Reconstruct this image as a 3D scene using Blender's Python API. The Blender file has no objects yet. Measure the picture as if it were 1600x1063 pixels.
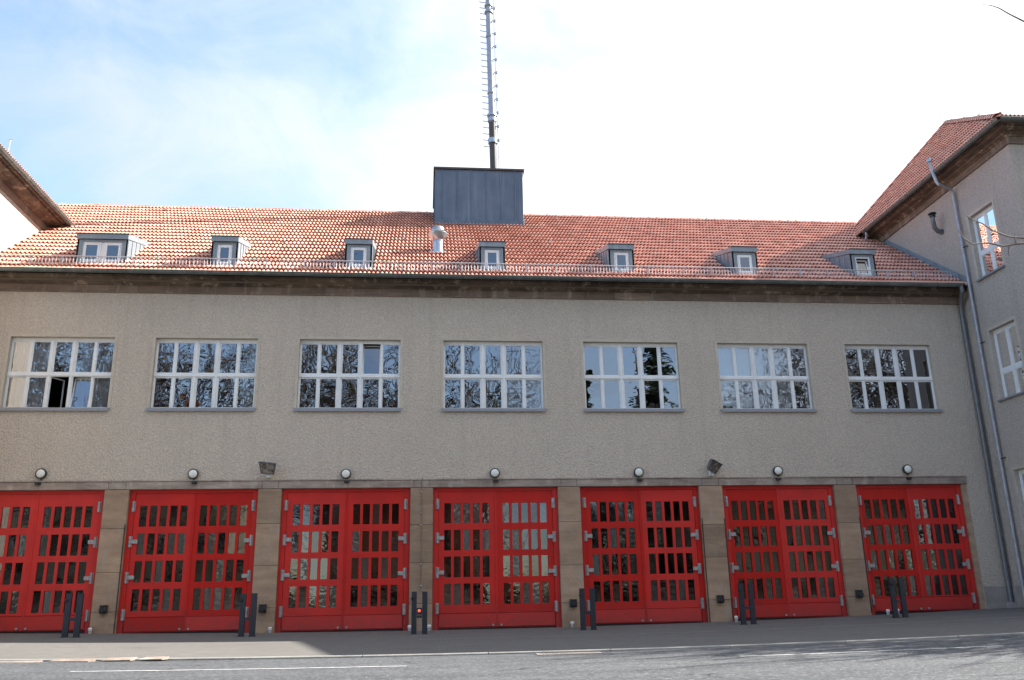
import bpy, math, random
from mathutils import Vector, Matrix
R = math.radians
rng = random.Random(7)
scene = bpy.context.scene
COL = scene.collection

# ------------------------------------------------------------------ camera
def make_camera():
    loc = Vector((-2.0855, -26.1825, 0.6957)); yaw, pitch, roll = -0.1018, 0.2880, -0.0195
    f = Vector((-math.sin(yaw) * math.cos(pitch), math.cos(yaw) * math.cos(pitch), math.sin(pitch)))
    r = Vector((math.cos(yaw), math.sin(yaw), 0)); u = r.cross(f)
    c, s = math.cos(roll), math.sin(roll)
    r2, u2 = c * r + s * u, -s * r + c * u
    m = Matrix((r2, u2, -f)).transposed().to_4x4(); m.translation = loc
    cd = bpy.data.cameras.new('camera'); cam = bpy.data.objects.new('camera', cd)
    COL.objects.link(cam); cam.matrix_world = m
    cd.sensor_width = 36; cd.lens = 36 * 1372.92 / 1600
    cd.clip_start = 0.1; cd.clip_end = 6000
    scene.camera = cam
make_camera()

# ------------------------------------------------------------------ light
SUN = Vector((1.28, 0.25, 1.0)).normalized()
SUN_EL = math.asin(SUN.z); SUN_AZ = math.atan2(SUN.x, SUN.y)
def make_world():
    w = bpy.data.worlds.new('World'); scene.world = w; w.use_nodes = True
    nt = w.node_tree; N = nt.nodes; L = nt.links; N.clear()
    out = N.new('ShaderNodeOutputWorld'); bg = N.new('ShaderNodeBackground')
    sky = N.new('ShaderNodeTexSky'); sky.sky_type = 'NISHITA'; sky.sun_disc = False
    sky.sun_elevation = SUN_EL; sky.sun_rotation = SUN_AZ
    sky.air_density = 1.0; sky.dust_density = 0.6; sky.ozone_density = 1.6
    tc = N.new('ShaderNodeTexCoord')
    def math_(op, a, b=None, clamp=False):
        n = N.new('ShaderNodeMath'); n.operation = op; n.use_clamp = clamp
        for i, v in enumerate((a, b)):
            if v is None: continue
            if isinstance(v, (int, float)): n.inputs[i].default_value = v
            else: L.new(v, n.inputs[i])
        return n.outputs[0]
    dot = N.new('ShaderNodeVectorMath'); dot.operation = 'DOT_PRODUCT'
    L.new(tc.outputs['Generated'], dot.inputs[0]); dot.inputs[1].default_value = SUN
    glow = N.new('ShaderNodeMapRange'); glow.interpolation_type = 'SMOOTHSTEP'
    L.new(dot.outputs['Value'], glow.inputs[0]); glow.inputs[1].default_value = -0.1; glow.inputs[2].default_value = 0.95
    mp = N.new('ShaderNodeMapping'); mp.inputs['Scale'].default_value = (1.0, 1.0, 1.9); mp.inputs['Location'].default_value = (3.1, 0.4, 1.7)
    L.new(tc.outputs['Generated'], mp.inputs[0])
    nz = N.new('ShaderNodeTexNoise'); nz.inputs['Scale'].default_value = 1.7; nz.inputs['Detail'].default_value = 7
    nz.inputs['Roughness'].default_value = 0.52; nz.inputs['Distortion'].default_value = 0.35
    L.new(mp.outputs[0], nz.inputs['Vector'])
    veil = N.new('ShaderNodeMapRange'); veil.interpolation_type = 'SMOOTHSTEP'
    veil.inputs[1].default_value = 0.40; veil.inputs[2].default_value = 0.96
    g2 = math_('MULTIPLY', glow.outputs[0], 0.52)
    n2 = N.new('ShaderNodeTexNoise'); n2.inputs['Scale'].default_value = 4.6; n2.inputs['Detail'].default_value = 8
    n2.inputs['Roughness'].default_value = 0.6; n2.inputs['Distortion'].default_value = 0.8; L.new(mp.outputs[0], n2.inputs['Vector'])
    wisp = math_('MULTIPLY', math_('SUBTRACT', n2.outputs['Fac'], 0.5), 0.55)
    L.new(math_('ADD', math_('ADD', nz.outputs['Fac'], wisp), math_('SUBTRACT', g2, 0.05)), veil.inputs[0])
    # thin cloud is brighter towards the sun (forward scattering)
    mx = N.new('ShaderNodeMix'); mx.data_type = 'RGBA'
    L.new(glow.outputs[0], mx.inputs['Factor'])
    mx.inputs['A'].default_value = CLOUD_FAR; mx.inputs['B'].default_value = CLOUD_NEAR
    mix = N.new('ShaderNodeMix'); mix.data_type = 'RGBA'
    L.new(veil.outputs[0], mix.inputs['Factor'])
    L.new(sky.outputs[0], mix.inputs['A']); L.new(mx.outputs['Result'], mix.inputs['B'])
    L.new(mix.outputs['Result'], bg.inputs['Color']); bg.inputs['Strength'].default_value = 0.118
    L.new(bg.outputs[0], out.inputs[0])
CLOUD_FAR = (1.95, 2.15, 2.45, 1); CLOUD_NEAR = (4.0, 4.05, 4.1, 1)
make_world()
sd = bpy.data.lights.new('sun', 'SUN'); sd.energy = 4.2; sd.angle = R(0.53); sd.color = (1, 0.95, 0.87)
so = bpy.data.objects.new('sun', sd); COL.objects.link(so)
so.rotation_euler = (-SUN).to_track_quat('-Z', 'Y').to_euler(); so.location = (40, 10, 40)
scene.view_settings.view_transform = 'Standard'; scene.view_settings.look = 'None'
scene.view_settings.exposure = 1.76; scene.view_settings.gamma = 1.0
scene.view_settings.use_curve_mapping = False

# ------------------------------------------------------------------ materials
def nodes_of(name):
    m = bpy.data.materials.new(name); m.use_nodes = True
    nt = m.node_tree; b = nt.nodes['Principled BSDF']
    return m, nt.nodes, nt.links, b
def mixrgb(N, L, fac, a, b, blend='MIX'):
    n = N.new('ShaderNodeMix'); n.data_type = 'RGBA'; n.blend_type = blend
    for k, v in (('Factor', fac), ('A', a), ('B', b)):
        if isinstance(v, (int, float)): n.inputs[k].default_value = v
        elif isinstance(v, tuple): n.inputs[k].default_value = v if len(v) == 4 else v + (1,)
        else: L.new(v, n.inputs[k])
    return n.outputs['Result']
def noise(N, L, vec, scale, detail=4, rough=0.55, dist=0.0):
    n = N.new('ShaderNodeTexNoise'); n.inputs['Scale'].default_value = scale; n.inputs['Detail'].default_value = detail
    n.inputs['Roughness'].default_value = rough; n.inputs['Distortion'].default_value = dist
    L.new(vec, n.inputs['Vector']); return n.outputs['Fac']
def ramp(N, L, v, a, b, lo=0.0, hi=1.0):
    n = N.new('ShaderNodeMapRange'); L.new(v, n.inputs[0]); n.inputs[1].default_value = a; n.inputs[2].default_value = b
    n.inputs[3].default_value = lo; n.inputs[4].default_value = hi; return n.outputs[0]
def mapping(N, L, vec, scale):
    n = N.new('ShaderNodeMapping'); n.inputs['Scale'].default_value = scale; L.new(vec, n.inputs[0]); return n.outputs[0]
def bump(N, L, b, h, strength, dist):
    n = N.new('ShaderNodeBump'); n.inputs['Strength'].default_value = strength; n.inputs['Distance'].default_value = dist
    L.new(h, n.inputs['Height']); L.new(n.outputs[0], b.inputs['Normal']); return n.outputs[0]
def M(name, c1, c2=None, scale=2.0, rough=0.7, metal=0.0, objrand=0.0, bstr=0.0, bscale=30.0, bdist=0.01, streak=None, spec=None, contrast=(0.35, 0.65)):
    m, N, L, b = nodes_of(name)
    pos = N.new('ShaderNodeNewGeometry').outputs['Position']
    col = None
    if c2 is not None:
        col = mixrgb(N, L, ramp(N, L, noise(N, L, pos, scale, 6, 0.6), contrast[0], contrast[1]), c1, c2)
    if streak is not None:
        f = ramp(N, L, noise(N, L, mapping(N, L, pos, (3.0, 3.0, 0.22)), 1.6, 5, 0.6), 0.5, 0.75)
        col = mixrgb(N, L, f, col if col is not None else c1, streak)
    if objrand > 0:
        oi = N.new('ShaderNodeObjectInfo')
        v = ramp(N, L, oi.outputs['Random'], 0, 1, 1 - objrand, 1 + objrand)
        hs = N.new('ShaderNodeHueSaturation'); L.new(v, hs.inputs['Value'])
        if col is not None: L.new(col, hs.inputs['Color'])
        else: hs.inputs['Color'].default_value = c1 + (1,)
        col = hs.outputs[0]
    if col is not None: L.new(col, b.inputs['Base Color'])
    else: b.inputs['Base Color'].default_value = c1 + (1,)
    b.inputs['Roughness'].default_value = rough; b.inputs['Metallic'].default_value = metal
    if spec is not None: b.inputs['Specular IOR Level'].default_value = spec
    if bstr > 0: bump(N, L, b, noise(N, L, pos, bscale, 4, 0.6), bstr, bdist)
    return m

def roughcast(name, base, dark, stain):
    m, N, L, b = nodes_of(name)
    pos = N.new('ShaderNodeNewGeometry').outputs['Position']
    big = ramp(N, L, noise(N, L, pos, 0.35, 5, 0.6), 0.35, 0.68)
    col = mixrgb(N, L, big, base, dark)
    st = ramp(N, L, noise(N, L, mapping(N, L, pos, (2.2, 2.2, 0.12)), 1.3, 6, 0.62), 0.52, 0.78, 0, 0.5)
    col = mixrgb(N, L, st, col, stain)
    sp_ = ramp(N, L, noise(N, L, pos, 2.6, 5, 0.7), 0.66, 0.74, 0, 0.45)
    col = mixrgb(N, L, sp_, col, tuple(c * 0.75 for c in stain))
    v = N.new('ShaderNodeTexVoronoi'); v.inputs['Scale'].default_value = 22.0; v.feature = 'SMOOTH_F1'; v.inputs['Smoothness'].default_value = 0.5
    wob = N.new('ShaderNodeVectorMath'); wob.operation = 'ADD'
    nn = N.new('ShaderNodeTexNoise'); nn.inputs['Scale'].default_value = 9; L.new(pos, nn.inputs['Vector'])
    sc = N.new('ShaderNodeVectorMath'); sc.operation = 'SCALE'; sc.inputs['Scale'].default_value = 0.12
    L.new(nn.outputs['Color'], sc.inputs[0]); L.new(pos, wob.inputs[0]); L.new(sc.outputs[0], wob.inputs[1])
    L.new(wob.outputs[0], v.inputs['Vector'])
    fine = noise(N, L, pos, 55, 3, 0.7)
    h = N.new('ShaderNodeMath'); h.operation = 'MULTIPLY_ADD'
    L.new(fine, h.inputs[0]); h.inputs[1].default_value = 0.45; L.new(v.outputs['Distance'], h.inputs[2])
    # colour is darker in the hollows between the grains of the render
    pit = ramp(N, L, h.outputs[0], 0.35, 0.85, 0, 0.42)
    col = mixrgb(N, L, pit, col, tuple(c * 0.45 for c in base))
    L.new(col, b.inputs['Base Color']); b.inputs['Roughness'].default_value = 0.95
    b.inputs['Specular IOR Level'].default_value = 0.2
    inv = N.new('ShaderNodeMath'); inv.operation = 'SUBTRACT'; inv.inputs[0].default_value = 1.0; L.new(h.outputs[0], inv.inputs[1])
    bump(N, L, b, inv.outputs[0], 0.9, 0.03)
    return m

def tile_mat(name, use_attr):
    m, N, L, b = nodes_of(name)
    pos = N.new('ShaderNodeNewGeometry').outputs['Position']
    if use_attr:
        a = N.new('ShaderNodeAttribute'); a.attribute_name = 'tint'; r = a.outputs['Fac']
    else:
        r = N.new('ShaderNodeObjectInfo').outputs['Random']
    cr = N.new('ShaderNodeValToRGB'); e = cr.color_ramp.elements
    e[0].position = 0.0; e[0].color = (0.50, 0.215, 0.148, 1); e[1].position = 1.0; e[1].color = (0.68, 0.355, 0.26, 1)
    k = cr.color_ramp.elements.new(0.5); k.color = (0.60, 0.280, 0.198, 1)
    L.new(r, cr.inputs[0])
    dirt = ramp(N, L, noise(N, L, pos, 1.1, 6, 0.65), 0.5, 0.75, 0, 0.4)
    col = mixrgb(N, L, dirt, cr.outputs[0], (0.30, 0.13, 0.09))
    L.new(col, b.inputs['Base Color']); b.inputs['Roughness'].default_value = 0.5
    b.inputs['Specular IOR Level'].default_value = 0.45
    bump(N, L, b, noise(N, L, pos, 60, 3), 0.25, 0.004)
    return m

def glass(name, refl, wave_scale, wave_dist, tint, rnd=False):
    m = bpy.data.materials.new(name); m.use_nodes = True
    N = m.node_tree.nodes; L = m.node_tree.links; N.clear()
    out = N.new('ShaderNodeOutputMaterial'); mixs = N.new('ShaderNodeMixShader')
    tr = N.new('ShaderNodeBsdfTransparent'); tr.inputs[0].default_value = tint + (1,)
    gl = N.new('ShaderNodeBsdfGlossy'); gl.inputs['Roughness'].default_value = 0.0
    gl.inputs['Color'].default_value = (0.95, 0.97, 1.0, 1)
    pos = N.new('ShaderNodeNewGeometry').outputs['Position']
    n1 = noise(N, L, mapping(N, L, pos, (0.75, 1.0, 1.5)), wave_scale, 1 if not rnd else 2, 0.35, 0.5)
    bp = N.new('ShaderNodeBump'); bp.inputs['Strength'].default_value = 1.0
    L.new(n1, bp.inputs['Height'])
    oi = N.new('ShaderNodeObjectInfo')
    if rnd:
        # some panes are rolled or ribbed glass, the others nearly plain
        L.new(ramp(N, L, oi.outputs['Random'], 0.45, 1.0, 0.0012, wave_dist), bp.inputs['Distance'])
        L.new(ramp(N, L, oi.outputs['Random'], 0.5, 1.0, 0.0, 0.24), gl.inputs['Roughness'])
        f0 = ramp(N, L, oi.outputs['Random'], 0.25, 1.0, refl * 0.7, refl * 1.7)
    else:
        L.new(ramp(N, L, oi.outputs['Random'], 0, 1.0, 0.35 * wave_dist, wave_dist), bp.inputs['Distance'])
        f0 = refl
    L.new(bp.outputs[0], gl.inputs['Normal'])
    fr = N.new('ShaderNodeFresnel'); fr.inputs['IOR'].default_value = 1.5
    ad = N.new('ShaderNodeMath'); ad.operation = 'ADD'; ad.use_clamp = True
    L.new(fr.outputs[0], ad.inputs[0])
    if isinstance(f0, float): ad.inputs[1].default_value = f0
    else: L.new(f0, ad.inputs[1])
    L.new(ad.outputs[0], mixs.inputs[0]); L.new(tr.outputs[0], mixs.inputs[1]); L.new(gl.outputs[0], mixs.inputs[2])
    L.new(mixs.outputs[0], out.inputs[0])
    return m

def asphalt(name, a, bcol, patch):
    m, N, L, b = nodes_of(name)
    pos = N.new('ShaderNodeNewGeometry').outputs['Position']
    # wheel tracks and old repairs run along the street
    big = ramp(N, L, noise(N, L, mapping(N, L, pos, (0.10, 1.0, 1)), 1.1, 6, 0.62), 0.38, 0.62)
    col = mixrgb(N, L, big, a, bcol)
    mid = ramp(N, L, noise(N, L, pos, 2.2, 5, 0.65), 0.4, 0.68, 0, 0.55)
    col = mixrgb(N, L, mid, col, tuple(c * 0.72 for c in a))
    sp = ramp(N, L, noise(N, L, pos, 16, 4, 0.8), 0.5, 0.66)
    col = mixrgb(N, L, sp, col, patch)
    dk = ramp(N, L, noise(N, L, mapping(N, L, pos, (1, 1, 1)), 19, 3, 0.7), 0.54, 0.66, 0, 0.85)
    col = mixrgb(N, L, dk, col, tuple(c * 0.3 for c in a))
    v = N.new('ShaderNodeTexVoronoi'); v.feature = 'DISTANCE_TO_EDGE'; v.inputs['Scale'].default_value = 0.33
    wob = N.new('ShaderNodeVectorMath'); wob.operation = 'ADD'; nn = N.new('ShaderNodeTexNoise'); nn.inputs['Scale'].default_value = 1.6; nn.inputs['Detail'].default_value = 5
    L.new(pos, nn.inputs['Vector']); L.new(mapping(N, L, pos, (0.6, 1, 1)), wob.inputs[0]); L.new(nn.outputs['Color'], wob.inputs[1]); L.new(wob.outputs[0], v.inputs['Vector'])
    cr = N.new('ShaderNodeMath'); cr.operation = 'LESS_THAN'; L.new(v.outputs['Distance'], cr.inputs[0]); cr.inputs[1].default_value = 0.006
    cm = N.new('ShaderNodeMath'); cm.operation = 'MULTIPLY'; L.new(cr.outputs[0], cm.inputs[0]); L.new(ramp(N, L, noise(N, L, pos, 0.4, 2), 0.48, 0.6), cm.inputs[1])
    col = mixrgb(N, L, cm.outputs[0], col, (0.02, 0.02, 0.02))
    L.new(col, b.inputs['Base Color']); b.inputs['Roughness'].default_value = 0.85; b.inputs['Specular IOR Level'].default_value = 0.35
    bump(N, L, b, noise(N, L, pos, 24, 4, 0.75), 0.8, 0.02)
    return m

def setts(name, c1, c2, joint):
    m, N, L, b = nodes_of(name)
    pos = N.new('ShaderNodeNewGeometry').outputs['Position']
    br = N.new('ShaderNodeTexBrick'); L.new(mapping(N, L, pos, (1, 1, 0)), br.inputs['Vector'])
    br.inputs['Scale'].default_value = 1.0; br.inputs['Brick Width'].default_value = 0.2; br.inputs['Row Height'].default_value = 0.1
    br.inputs['Mortar Size'].default_value = 0.006; br.inputs['Color1'].default_value = c1 + (1,); br.inputs['Color2'].default_value = c2 + (1,)
    br.inputs['Mortar'].default_value = joint + (1,); br.inputs['Bias'].default_value = 0.1
    col = mixrgb(N, L, ramp(N, L, noise(N, L, pos, 0.5, 6, 0.6), 0.4, 0.7, 0, 0.55), br.outputs['Color'], tuple(c * 0.72 for c in c1))
    sp = ramp(N, L, noise(N, L, pos, 40, 3, 0.7), 0.5, 0.68, 0, 0.45)
    col = mixrgb(N, L, sp, col, tuple(c * 0.6 for c in c2))
    # worn drive tracks and oil spots
    oil = ramp(N, L, noise(N, L, mapping(N, L, pos, (0.5, 1.2, 1)), 1.1, 4, 0.6), 0.62, 0.72, 0, 0.5)
    col = mixrgb(N, L, oil, col, (0.09, 0.085, 0.08))
    L.new(col, b.inputs['Base Color']); b.inputs['Roughness'].default_value = 0.9; b.inputs['Specular IOR Level'].default_value = 0.25
    bump(N, L, b, noise(N, L, pos, 35, 3, 0.7), 0.5, 0.01)
    return m

def red_paint(name):
    m, N, L, b = nodes_of(name)
    pos = N.new('ShaderNodeNewGeometry').outputs['Position']
    fade = ramp(N, L, noise(N, L, pos, 1.3, 5, 0.6), 0.35, 0.7)
    col = mixrgb(N, L, fade, (0.57, 0.015, 0.008), (0.46, 0.016, 0.011))
    sep = N.new('ShaderNodeSeparateXYZ'); L.new(pos, sep.inputs[0])
    # road spray dirt splashed on the lowest half metre
    hz = ramp(N, L, sep.outputs['Z'], 0.75, 0.0)
    sp = N.new('ShaderNodeMath'); sp.operation = 'MULTIPLY'; L.new(hz, sp.inputs[0])
    L.new(ramp(N, L, noise(N, L, pos, 7, 6, 0.7), 0.2, 0.75, 0, 0.9), sp.inputs[1])
    col = mixrgb(N, L, sp.outputs[0], col, (0.17, 0.05, 0.045))
    ch = ramp(N, L, noise(N, L, mapping(N, L, pos, (1, 1, 0.4)), 24, 3, 0.6), 0.7, 0.74, 0, 0.5)
    col = mixrgb(N, L, ch, col, (0.22, 0.02, 0.02))
    oi = N.new('ShaderNodeObjectInfo'); hs = N.new('ShaderNodeHueSaturation'); L.new(ramp(N, L, oi.outputs['Random'], 0, 1, 0.9, 1.14), hs.inputs['Value'])
    L.new(ramp(N, L, oi.outputs['Random'], 0, 1, 1.0, 0.96), hs.inputs['Saturation']); L.new(col, hs.inputs['Color']); L.new(hs.outputs[0], b.inputs['Base Color'])
    rr = ramp(N, L, noise(N, L, pos, 5, 4), 0.3, 0.7, 0.38, 0.6); L.new(rr, b.inputs['Roughness'])
    b.inputs['Specular IOR Level'].default_value = 0.2
    bump(N, L, b, noise(N, L, mapping(N, L, pos, (1, 1, 0.15)), 30, 3), 0.15, 0.004)
    return m

def weathered(name, base, dark, pale, objrand=0.18):
    m, N, L, b = nodes_of(name)
    pos = N.new('ShaderNodeNewGeometry').outputs['Position']
    f = ramp(N, L, noise(N, L, mapping(N, L, pos, (0.55, 0.55, 2.2)), 1.5, 6, 0.65), 0.36, 0.64)
    col = mixrgb(N, L, f, base, dark)
    g = ramp(N, L, noise(N, L, mapping(N, L, pos, (1.4, 1.4, 0.5)), 2.4, 6, 0.65), 0.53, 0.68, 0, 0.8)
    col = mixrgb(N, L, g, col, pale)
    h = ramp(N, L, noise(N, L, pos, 14, 4, 0.65), 0.58, 0.7, 0, 0.6)
    col = mixrgb(N, L, h, col, dark)
    oi = N.new('ShaderNodeObjectInfo'); hs = N.new('ShaderNodeHueSaturation')
    L.new(ramp(N, L, oi.outputs['Random'], 0, 1, 1 - objrand, 1 + objrand), hs.inputs['Value']); L.new(col, hs.inputs['Color'])
    L.new(hs.outputs[0], b.inputs['Base Color']); b.inputs['Roughness'].default_value = 0.92; b.inputs['Specular IOR Level'].default_value = 0.2
    bump(N, L, b, noise(N, L, pos, 22, 5, 0.65), 0.5, 0.02)
    return m

MAT = {}
MAT['render'] = roughcast('roughcast render', (0.68, 0.58, 0.48), (0.62, 0.53, 0.44), (0.48, 0.405, 0.335))
MAT['wing_render'] = roughcast('wing render', (0.60, 0.52, 0.445), (0.53, 0.46, 0.395), (0.44, 0.375, 0.32))
MAT['trim'] = M('smooth render trim', (0.54, 0.475, 0.385), (0.46, 0.40, 0.32), 3, 0.9, bstr=0.2)
MAT['plinth'] = M('grey plinth render', (0.36, 0.325, 0.285), (0.27, 0.245, 0.215), 2, 0.95, bstr=0.4)
MAT['sand'] = weathered('sandstone', (0.41, 0.282, 0.19), (0.28, 0.19, 0.13), (0.35, 0.275, 0.22), 0.15)
MAT['joint'] = M('mortar joint', (0.16, 0.125, 0.09), rough=0.95)
MAT['lintel'] = weathered('lintel stone', (0.40, 0.325, 0.27), (0.23, 0.175, 0.145), (0.48, 0.41, 0.345), 0.1)
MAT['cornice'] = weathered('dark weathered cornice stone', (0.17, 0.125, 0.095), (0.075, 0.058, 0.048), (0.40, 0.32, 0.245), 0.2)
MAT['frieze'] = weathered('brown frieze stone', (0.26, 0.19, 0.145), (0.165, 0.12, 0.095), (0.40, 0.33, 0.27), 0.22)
MAT['red'] = red_paint('red gate paint')
MAT['seal'] = M('black rubber seal', (0.012, 0.012, 0.012), rough=0.6)
MAT['hinge'] = M('galvanised hinge steel', (0.42, 0.42, 0.41), (0.26, 0.255, 0.25), 12, 0.45, 0.35)
MAT['zinc'] = M('aged zinc sheet', (0.235, 0.27, 0.295), (0.185, 0.215, 0.24), 2.2, 0.5, 0.12, streak=(0.29, 0.32, 0.335), objrand=0.06)
MAT['housing'] = M('blue grey standing seam zinc', (0.105, 0.135, 0.18), (0.08, 0.108, 0.15), 1.6, 0.48, 0.3, streak=(0.14, 0.172, 0.215), objrand=0.07)
MAT['gutter'] = M('grey green gutter zinc', (0.15, 0.165, 0.155), (0.10, 0.115, 0.11), 3, 0.5, 0.35, streak=(0.2, 0.21, 0.2))
MAT['pipe_dark'] = M('painted downpipe', (0.14, 0.15, 0.165), (0.20, 0.20, 0.205), 6, 0.45, 0.3)
MAT['pipe_light'] = M('pale grey drain pipe', (0.40, 0.41, 0.44), (0.30, 0.31, 0.34), 4, 0.4, 0.2)
MAT['steel'] = M('bright stainless steel', (0.45, 0.46, 0.48), (0.36, 0.36, 0.38), 6, 0.3, 0.9)
MAT['mast'] = M('galvanised mast steel', (0.34, 0.36, 0.40), (0.27, 0.29, 0.33), 5, 0.45, 0.4)
MAT['mast_dark'] = M('dark mast sleeve', (0.05, 0.045, 0.045), rough=0.6)
MAT['galv'] = M('galvanised snow guard', (0.42, 0.44, 0.47), rough=0.5, metal=0.4)
MAT['tile'] = tile_mat('clay roof tile', False)
MAT['tiles'] = tile_mat('clay roof tiles', True)
MAT['deck'] = M('roof underlay', (0.035, 0.02, 0.016), rough=0.95)
MAT['white'] = M('white window paint', (0.80, 0.80, 0.79), (0.73, 0.73, 0.72), 4, 0.45)
MAT['sill'] = M('grey metal sill', (0.27, 0.275, 0.30), rough=0.5, metal=0.2)
MAT['glass'] = glass('window glass', 0.20, 1.7, 0.0075, (0.62, 0.66, 0.68))
MAT['dormer_glass'] = glass('dormer glass', 0.13, 2.2, 0.003, (0.30, 0.33, 0.48))
MAT['gate_glass'] = glass('gate glass', 0.06, 7.0, 0.008, (0.40, 0.41, 0.40), True)
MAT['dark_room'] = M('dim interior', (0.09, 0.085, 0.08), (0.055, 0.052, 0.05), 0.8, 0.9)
MAT['curtain'] = M('sheer curtain', (0.62, 0.62, 0.62), rough=0.9)
MAT['blind'] = M('grey brown blind', (0.10, 0.09, 0.085), rough=0.9)
MAT['asphalt'] = asphalt('worn asphalt', (0.068, 0.071, 0.077), (0.098, 0.103, 0.11), (0.20, 0.208, 0.22))
MAT['setts'] = setts('pavement setts', (0.185, 0.176, 0.165), (0.15, 0.143, 0.134), (0.095, 0.09, 0.083))
MAT['kerb'] = M('pale granite kerb', (0.36, 0.345, 0.315), (0.27, 0.26, 0.235), 5, 0.85, objrand=0.08, bstr=0.3)
MAT['line'] = M('worn road paint', (0.62, 0.62, 0.61), (0.27, 0.27, 0.275), 7, 0.7, contrast=(0.46, 0.7))
MAT['earth'] = M('earth', (0.14, 0.13, 0.09), (0.09, 0.10, 0.05), 0.2, 0.95)
MAT['navy'] = M('dark navy steel', (0.014, 0.018, 0.028), (0.02, 0.024, 0.035), 6, 0.45)
MAT['black'] = M('black plastic', (0.015, 0.015, 0.016), rough=0.45)
MAT['lamp_glass'] = M('opal lamp glass', (0.78, 0.77, 0.70), rough=0.25)
MAT['lamp_rim'] = M('black lamp rim', (0.018, 0.018, 0.016), rough=0.4)
MAT['flood_body'] = M('grey floodlight housing', (0.10, 0.11, 0.12), rough=0.4, metal=0.4)
MAT['flood_glass'] = M('dark lens glass', (0.05, 0.045, 0.04), (0.34, 0.30, 0.25), 9, 0.10)
MAT['white_plastic'] = M('white plastic', (0.7, 0.7, 0.7), rough=0.5)
MAT['iron'] = M('cast iron', (0.42, 0.36, 0.32), (0.30, 0.26, 0.23), 12, 0.75)
MAT['bark'] = M('bark', (0.10, 0.08, 0.065), (0.065, 0.052, 0.042), 5, 0.95, bstr=0.5)
MAT['pale_bark'] = M('pale twig bark', (0.24, 0.20, 0.18), (0.16, 0.13, 0.115), 8, 0.9)
MAT['needles'] = M('conifer needles', (0.03, 0.05, 0.025), (0.05, 0.075, 0.035), 1.5, 0.8)
MAT['hedge'] = M('hedge leaves', (0.045, 0.05, 0.025), (0.085, 0.065, 0.04), 1.5, 0.8)
MAT['plaster'] = M('house plaster', (0.55, 0.48, 0.36), (0.48, 0.42, 0.32), 1, 0.9)
MAT['brick'] = M('red brick house wall', (0.34, 0.13, 0.085), (0.27, 0.10, 0.07), 3, 0.9)
MAT['house_roof'] = M('house roof', (0.36, 0.095, 0.05), (0.27, 0.075, 0.045), 2, 0.7)
def emis(name, c, s):
    m, N, L, b = nodes_of(name); b.inputs['Base Color'].default_value = c + (1,)
    b.inputs['Emission Color'].default_value = c + (1,); b.inputs['Emission Strength'].default_value = s; return m
MAT['red_light'] = emis('lit red lamp', (1.0, 0.06, 0.02), 1.0)

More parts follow.
